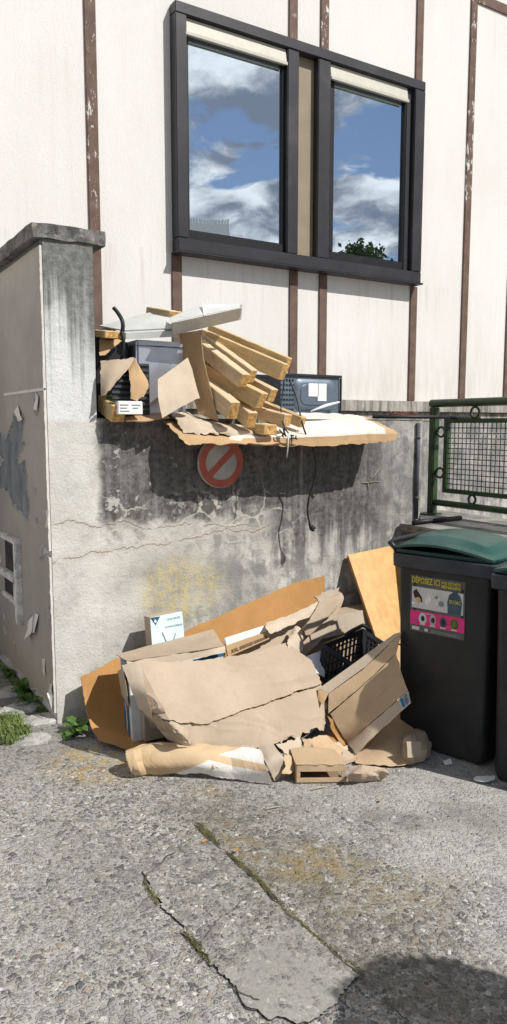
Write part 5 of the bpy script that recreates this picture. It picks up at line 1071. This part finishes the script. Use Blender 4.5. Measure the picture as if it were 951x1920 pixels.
# slotted tray
ct = thing('cardboard_tray', 'shallow tan cardboard tray with a dark slot along its front edge', 'tray', G(600, 1468, 0)); a, b = G(556, 1468, .006), G(646, 1467, .006); up_ = V((0, 0, .085)); bk = V((.06, .15, 0)); e = b-a
def fbar(u0, u1, v0, v1, d=.004): return [a+e*u0+up_*v0, a+e*u1+up_*v0, a+e*u1+up_*v0+bk*.03, a+e*u0+up_*v0+bk*.03, a+e*u0+up_*v1, a+e*u1+up_*v1, a+e*u1+up_*v1+bk*.03, a+e*u0+up_*v1+bk*.03]
m_ = MB(); m_.hexa(fbar(0, 1.08, 0, .28)); m_.hexa(fbar(0, 1.04, .62, 1.0)); m_.hexa(fbar(0, .08, .281, .619)); m_.hexa(fbar(.93, 1.04, .281, .619)); m_.build('front', 'kraft_tan', ct, bevel=.002)
m_ = MB(); m_.hexa([a+bk*.031, b+bk*.031, b+bk, a+bk, a+bk*.031+V((0, 0, .004)), b+bk*.031+V((0, 0, .004)), b+bk+V((0, 0, .004)), a+bk+V((0, 0, .004))]); m_.hexa([a+bk, b+bk, b+bk*1.03, a+bk*1.03, a+bk+up_, b+bk+up_, b+bk*1.03+up_, a+bk*1.03+up_]); m_.build('base', 'kraft_dark', ct)
sheet('top', [[a+up_*1.02, a+e*.5+up_*1.02, b+up_*1.02], [a+bk+up_*1.1, a+e*.5+bk+up_*1.15, b+bk+up_*1.05]], ['kraft_tan', 'edge'], ct, 6, 5, crumple=.006, torn=.008, seed=57)
MB().hexa([a-V((.003, 0, 0)), a+bk-V((.003, 0, 0)), a+bk, a, a+up_-V((.003, 0, 0)), a+bk+up_-V((.003, 0, 0)), a+bk+up_, a+up_]).build('end', 'kraft_dark', ct)
card('crumpled_cardboard', 'crumpled brown cardboard end lying on the ground right of the slotted tray', facet([
    [G(652, 1436, .07), G(680, 1436, .07), G(704, 1438, .06), G(722, 1440, .05)], [G(648, 1452, .06), G(676, 1452, .07), G(700, 1448, .06), G(724, 1450, .05)], [G(650, 1466, .012), G(680, 1464, .012), G(704, 1462, .012), G(722, 1460, .012)]], 2, 2, 0.014, 58), ['kraft', 'edge'], nu=3, nv=3, su=False, sv=False, crumple=.003, cs=12, torn=.008, thick=.003, seed=58, sharp=14)
# folded box with bar code
fbx = thing('folded_carton', 'folded tan carton with creased panels and a bar code label leaning by the bin', 'carton', G(680, 1410, 0))
HEAP = False
l0 = row((598, 1291, -.78), (675, 1236, -.87), (740, 1189, -.95)); l1 = row((616, 1300, -.82), (686, 1250, -.91), (753, 1186, -.99))
l2 = row((619, 1337, -.86), (680, 1285, -.95), (741, 1225, -1.02)); l3 = row((632, 1362, -.89), (695, 1318, -.98), (755, 1268, -1.06)); l3b = row((652, 1392, -.92), (700, 1352, -1.04), (765, 1295, -1.12)); l4 = [G(667, 1414, .02), P(715, 1368, Y=-1.09), P(771, 1318, Y=-1.15)]
sheet('edge_panel', [l0, l1], ['kraft_light', 'edge'], fbx, 10, 5, False, False, crumple=.004, thick=.004, seed=61)
sheet('upper_panel', [[l1[0]+V((0, -.002, -.002)), l1[1]+V((0, -.002, -.002)), l1[2]], [l2[0]+V((-.01, -.0, 0)), l2[1], l2[2]+V((.01, 0, .0))]], ['kraft_tan', 'edge'], fbx, 10, 7, True, False, crumple=.006, torn=.003, thick=.004, seed=62)
sheet('main_panel', [[l2[0]+V((0, -.002, -.003)), l2[1]+V((0, -.002, -.003)), l2[2]+V((0, -.002, -.003))], l3, l3b], ['kraft_tan', 'edge'], fbx, 10, 8, True, False, crumple=.006, torn=.003, thick=.004, seed=63)
sheet('lower_panel', [[p+V((0, -.003, -.002)) for p in l3b], l4], ['kraft_light', 'edge'], fbx, 10, 6, True, False, crumple=.008, torn=.004, thick=.004, seed=64)
sheet('end_tab', [[l0[0]+V((-.004, 0, 0)), l1[0]+V((-.003, -.003, 0))], [P(597, 1312, Y=-.80), P(606, 1322, Y=-.84)]], ['kraft_warm', 'edge'], fbx, 4, 4, False, False, thick=.003)
sheet('inner_flap', [row((616, 1345, -.865), (628, 1352, -.87)), row((624, 1372, -.88), (640, 1378, -.89)), row((640, 1398, -.92), (658, 1406, -.92))], ['kraft_orange', 'edge'], fbx, 5, 5, crumple=.01, torn=.01, seed=65)
fw_ = V((-.004, -.008, .004)); q = [l3b[1].lerp(l3b[2], .70).lerp(l4[1].lerp(l4[2], .70), .0)+fw_, l3b[1].lerp(l3b[2], .97)+fw_, l3b[1].lerp(l3b[2], .97).lerp(l4[1].lerp(l4[2], .97), .95)+fw_, l3b[1].lerp(l3b[2], .70).lerp(l4[1].lerp(l4[2], .70), .95)+fw_]; m_ = MB(); m_.poly(q); bl2 = m_.build('barcode_label', 'stk_white', fbx); bl2['_w'] = fbx['_w'][:]
BQ = lambda u, v: q[0].lerp(q[3], u).lerp(q[1].lerp(q[2], u), v)+V((-.003, -.003, .003))
MB().poly([BQ(.1, .12), BQ(.9, .12), BQ(.9, .42), BQ(.1, .42)]).build('blue_print', 'print_blue', bl2)
m_ = MB(); r_ = random.Random(1); u_ = .1
while u_ < .88: ww = r_.choice((.02, .035, .05)); m_.poly([BQ(u_, .5), BQ(u_+ww, .5), BQ(u_+ww, .9), BQ(u_, .9)]); u_ += ww+r_.choice((.025, .04))
m_.build('bars', 'print_navy', bl2)
# crumpled kraft bag at right
HEAP = True
card('crumpled_paper', 'crumpled kraft wrapping paper spread below the folded carton against the bin', facet([
    row((690, 1390, -1.02), (725, 1352, -1.0), (752, 1336, -.98), (766, 1340, -.98)), row((676, 1408, -1.07), (722, 1378, -1.09), (760, 1360, -1.10), (784, 1370, -1.12)), [P(670, 1421, Y=-1.06), P(718, 1408, Y=-1.12), P(758, 1396, Y=-1.15), P(794, 1392, Y=-1.16)], [G(666, 1432, .02), G(718, 1436, .012), G(754, 1436, .012), G(796, 1428, .012)]], 2, 2, 0.006, 71), ['kraft_tan', 'edge'], nu=3, nv=3, su=False, sv=False, crumple=.003, cs=12, torn=.008, thick=.003, seed=71, sharp=14)
card('crumpled_paper', 'balled end of kraft wrapping with a square taped flap beside the bin foot', facet([
    row((762, 1374, -1.16), (778, 1368, -1.14), (794, 1366, -1.12), (806, 1384, -1.12)), row((758, 1392, -1.28), (776, 1390, -1.30), (796, 1390, -1.28), (808, 1392, -1.2)), [G(760, 1430, .012), G(774, 1430, .012), G(795, 1426, .012), G(806, 1414, .012)]], 2, 2, 0.010, 72), ['kraft', 'edge'], nu=3, nv=3, su=False, sv=False, crumple=.003, cs=12, torn=.008, thick=.003, seed=72, sharp=14)
card('torn_cardboard', 'square cardboard patch taped on the balled kraft wrapping', [row((762, 1390, -1.325), (788, 1390, -1.325)), row((764, 1420, -1.34), (790, 1418, -1.34))], ['kraft_grey', 'edge'], nu=5, nv=5, crumple=.006, torn=.003, seed=73)
# dark scraps between board, crate and bin
card('torn_cardboard', 'dark shaded cardboard leaning between the folded carton and the bin', [row((742, 1222, -.66), (772, 1208, -.62)), row((752, 1270, -.74), (775, 1260, -.72)), row((764, 1310, -.84), (780, 1312, -.84))], ['kraft_warm', 'edge'], nu=6, nv=6, crumple=.01, torn=.012, seed=74)
cable(row((748, 1208, -.7), (760, 1212, -.74), (768, 1226, -.76), (764, 1246, -.78), (756, 1250, -.78)), .005, 'thin black cable loop squeezed between the folded carton and the bin', 'black_cable')
# inner fillers of the heap: what the sheets lie on
sup = thing('brown_carton', 'squashed brown carton under the crumpled sheet carrying the heap', 'box', (.85, -.5, 0)); m_ = MB(); m_.hexa([V((.62, -.66, .006)), V((1.25, -.70, .006)), V((1.3, -.36, .006)), V((.66, -.36, .006)), V((.64, -.60, .30)), V((1.22, -.62, .28)), V((1.26, -.36, .30)), V((.68, -.36, .32))]); m_.build('carton', 'kraft_dark', sup, bevel=.01)
HEAP = False
# small litter
o = sheet('paper_scrap', [[G(886, 1458, .012), G(905, 1455, .02), G(928, 1456, .014)], [G(890, 1464, .010), G(908, 1467, .016), G(926, 1464, .010)]], ['paper', 'paper'], None, 5, 4, torn=.008, seed=81, thick=.002); tag(o, 'flat white paper scrap on the ground in front of the bin', 'paper')
o = sheet('paper_scrap', [[G(832, 1428, .02), G(844, 1424, .02)], [G(834, 1434, .01), G(846, 1432, .01)]], ['paper', 'paper'], None, 4, 4, torn=.008, seed=82, thick=.002); tag(o, 'tiny white paper scrap at the foot of the bin', 'paper')
for k, (x, y, lab) in enumerate(((512, 1515, 'tiny pale straw on the ground in front of the striped roll'), (598, 1478, 'pale splinter on the ground below the slotted tray'))):
    a = G(x-14, y+3, .006); b = G(x+14, y-3, .008); tag(MB().tube([a, (a+b)/2+V((0, 0, .004)), b], .003, 5).build('straw', 'root'), lab, 'straw')
for k, (x, y, lab) in enumerate(((380, 1580, 'orange dead leaf in the mossy joint of the ground'), (712, 1502, 'tiny yellow leaf on the ground in front of the bin shadow'), (440, 1597, 'small orange dead leaf lower in the mossy joint'))):
    m_ = MB(); blade_leaf(m_, G(x, y, .014), V((1, .4, .1)), .028, .008, .004, 5); tag(m_.build('dead_leaf', 'kraft_orange'), lab, 'leaf', 'dead leaves on the ground')

m_ = MB(); r_ = random.Random(21)
for k in range(420):
    if k < 260: b = G(r_.uniform(120, 930), r_.uniform(1380, 1560)+r_.gauss(0, 20), 0)
    else: b = G(r_.uniform(0, 950), r_.uniform(1500, 1900), 0)
    if b.y > -.02: continue
    s_ = r_.uniform(.003, .008) if k % 9 else r_.uniform(.008, .014); q = [b+V((s_*math.cos(a+r_.uniform(-.4, .4))*r_.uniform(.7, 1.2), s_*math.sin(a)*r_.uniform(.7, 1.2), r_.uniform(0, .3)*s_)) for a in (0, 1.26, 2.5, 3.77, 5.0)]; t_ = b+V((r_.uniform(-.3, .3)*s_, r_.uniform(-.3, .3)*s_, s_*.8))
    m_.add(q+[t_], [(i, (i+1) % 5, 5) for i in range(5)])
o = m_.build('loose_grit', 'stone', origin=(0, 0, 0)); tag(o, 'loose grit and crumbs scattered over the worn ground', kind='stuff'); o['category'] = 'grit'
# ================================================================== WHAT THE PANES MIRROR, AND A BUSH ADDED FOR ITS SHADE
def mirrored(x, y, dist):
    h = P(x, y, Y=FY-.03); d = (h-CAMPOS); d.y = -d.y; d.normalize(); return h+d*dist
def tree(name, label, base, top, rad_, n, leaf, seed, mat='treeleaf', trunk=.25, low=.35):
    r_ = random.Random(seed); t = thing(name, label, 'tree', base); h_ = top-base.z
    m_ = MB(); m_.tube([base, base+V((.03*h_, 0, h_*.4)), base+V((0, .02*h_, h_*.85))], [trunk, trunk*.7, trunk*.25], 9)
    cl = []
    for k in range(34):
        a = r_.uniform(0, 6.28); rr = rad_*math.sqrt(r_.random())*.8; z_ = base.z+h_*r_.uniform(low, .93); f = 1-abs((z_-base.z)/h_-.6)*1.2; q = V((base.x+rr*f*math.cos(a), base.y+rr*f*math.sin(a), z_)); cl.append((q, rad_*r_.uniform(.16, .36)))
        if k < 10: m_.tube([base+V((0, 0, h_*r_.uniform(.3, .6))), q], [trunk*.3, trunk*.06], 5)
    m_.build('trunk', 'bark', t); lf_ = MB()
    for k in range(n):
        q, s_ = r_.choice(cl); d = V((r_.gauss(0, 1), r_.gauss(0, 1), r_.gauss(0, .8))); p = q+d*s_*.5; u_ = V((r_.uniform(-1, 1), r_.uniform(-1, 1), r_.uniform(-1, 1))).normalized(); w_ = u_.orthogonal().normalized(); l_ = leaf*r_.uniform(.6, 1.3)
        lf_.add([p-u_*l_, p+w_*l_*.5, p+u_*l_, p-w_*l_*.5], [(0, 1, 2, 3)])
    lf_.build('crown', mat, t)
b = mirrored(668, 470, 24); tp = mirrored(668, 446, 24).z; tree('broadleaf_tree', 'leafy tree mirrored at the bottom left of the right window pane', V((b.x, b.y, 0)), tp, 1.5, 7000, .11, 5, low=.6)
b = mirrored(718, 480, 27); tp = mirrored(718, 460, 27).z; tree('broadleaf_tree', 'lower leafy tree mirrored at the bottom right of the right window pane', V((b.x, b.y, 0)), tp, 1.5, 6000, .11, 6, low=.6)
a, b = mirrored(352, 411, 40), mirrored(432, 424, 40); ht = (a.z+b.z)/2; tw = thing('tower_block', 'white building with a ribbed parapet mirrored at the bottom of the left window pane', 'building', ((a.x+b.x)/2, (a.y+b.y)/2, 0)); e = (b-a); e.z = 0; bkv = V((e.y, -e.x, 0)).normalized()*8; bkv = bkv if bkv.y < 0 else -bkv
A0, B0 = V((a.x, a.y, 0)), V((b.x, b.y, 0)); m_ = MB(); zt = V((0, 0, ht)); m_.hexa([A0, B0, B0+bkv, A0+bkv, A0+zt, B0+zt, B0+bkv+zt, A0+bkv+zt]); m_.build('wall', 'towerwhite', tw)
m_ = MB(); n = 14
for k in range(n): p = A0.lerp(B0, (k+.15)/n)+zt; q_ = A0.lerp(B0, (k+.75)/n)+zt; m_.hexa([p, q_, q_+bkv*.05, p+bkv*.05, p+V((0, 0, .25)), q_+V((0, 0, .25)), q_+bkv*.05+V((0, 0, .25)), p+bkv*.05+V((0, 0, .25))])
m_.build('parapet', 'towerwhite', tw)
for fl in range(4):
    for k in range(3):
        p = A0.lerp(B0, .12+.3*k)+V((0, 0, 1+fl*2.6))-bkv.normalized()*.02; q_ = A0.lerp(B0, .30+.3*k)+V((0, 0, 1+fl*2.6))-bkv.normalized()*.02; MB().poly([p, q_, q_+V((0, 0, 1.4)), p+V((0, 0, 1.4))]).build('window', 'micro', tw)
# potted bush added out of view on the right to shade the lower right corner
sp_ = G(892, 1950, 0); t_ = 1.3/SUN.z; bc = sp_+SUN*t_
pt = thing('added_shade_bush', 'unseen potted bush added right of the camera to cast the corner shade', 'plant', (bc.x, bc.y, 0))
m_ = MB(); loft([[V((bc.x+r*math.cos(k*.3927), bc.y+r*math.sin(k*.3927), z_)) for k in range(16)] for r, z_ in ((.13, .004), (.19, .30), (.21, .31), (.21, .36), (.18, .36))], m_); m_.build('pot', 'terra', pt); m_ = MB(); m_.tube([V((bc.x, bc.y, .3)), V((bc.x+.01, bc.y, .8)), V((bc.x, bc.y, 1.2))], [.025, .02, .012], 8); m_.build('stem', 'bark', pt)
m_ = MB(); r_ = random.Random(9)
for k in range(6500):
    d = V((r_.gauss(0, 1), r_.gauss(0, 1), r_.gauss(0, 1))).normalized(); p = V((bc.x, bc.y, 1.3))+V((d.x*.29, d.y*.29, d.z*.24))*(r_.random()**.4)*(1+.12*NZ.noise(d*3)); u_ = V((r_.uniform(-1, 1), r_.uniform(-1, 1), r_.uniform(-1, 1))).normalized(); w_ = u_.orthogonal().normalized(); m_.add([p-u_*.025, p+w_*.012, p+u_*.025, p-w_*.012], [(0, 1, 2, 3)])
m_.build('leaves', 'treeleaf', pt)

for o in list(bpy.data.objects):
    if '_w' in o: del o['_w']
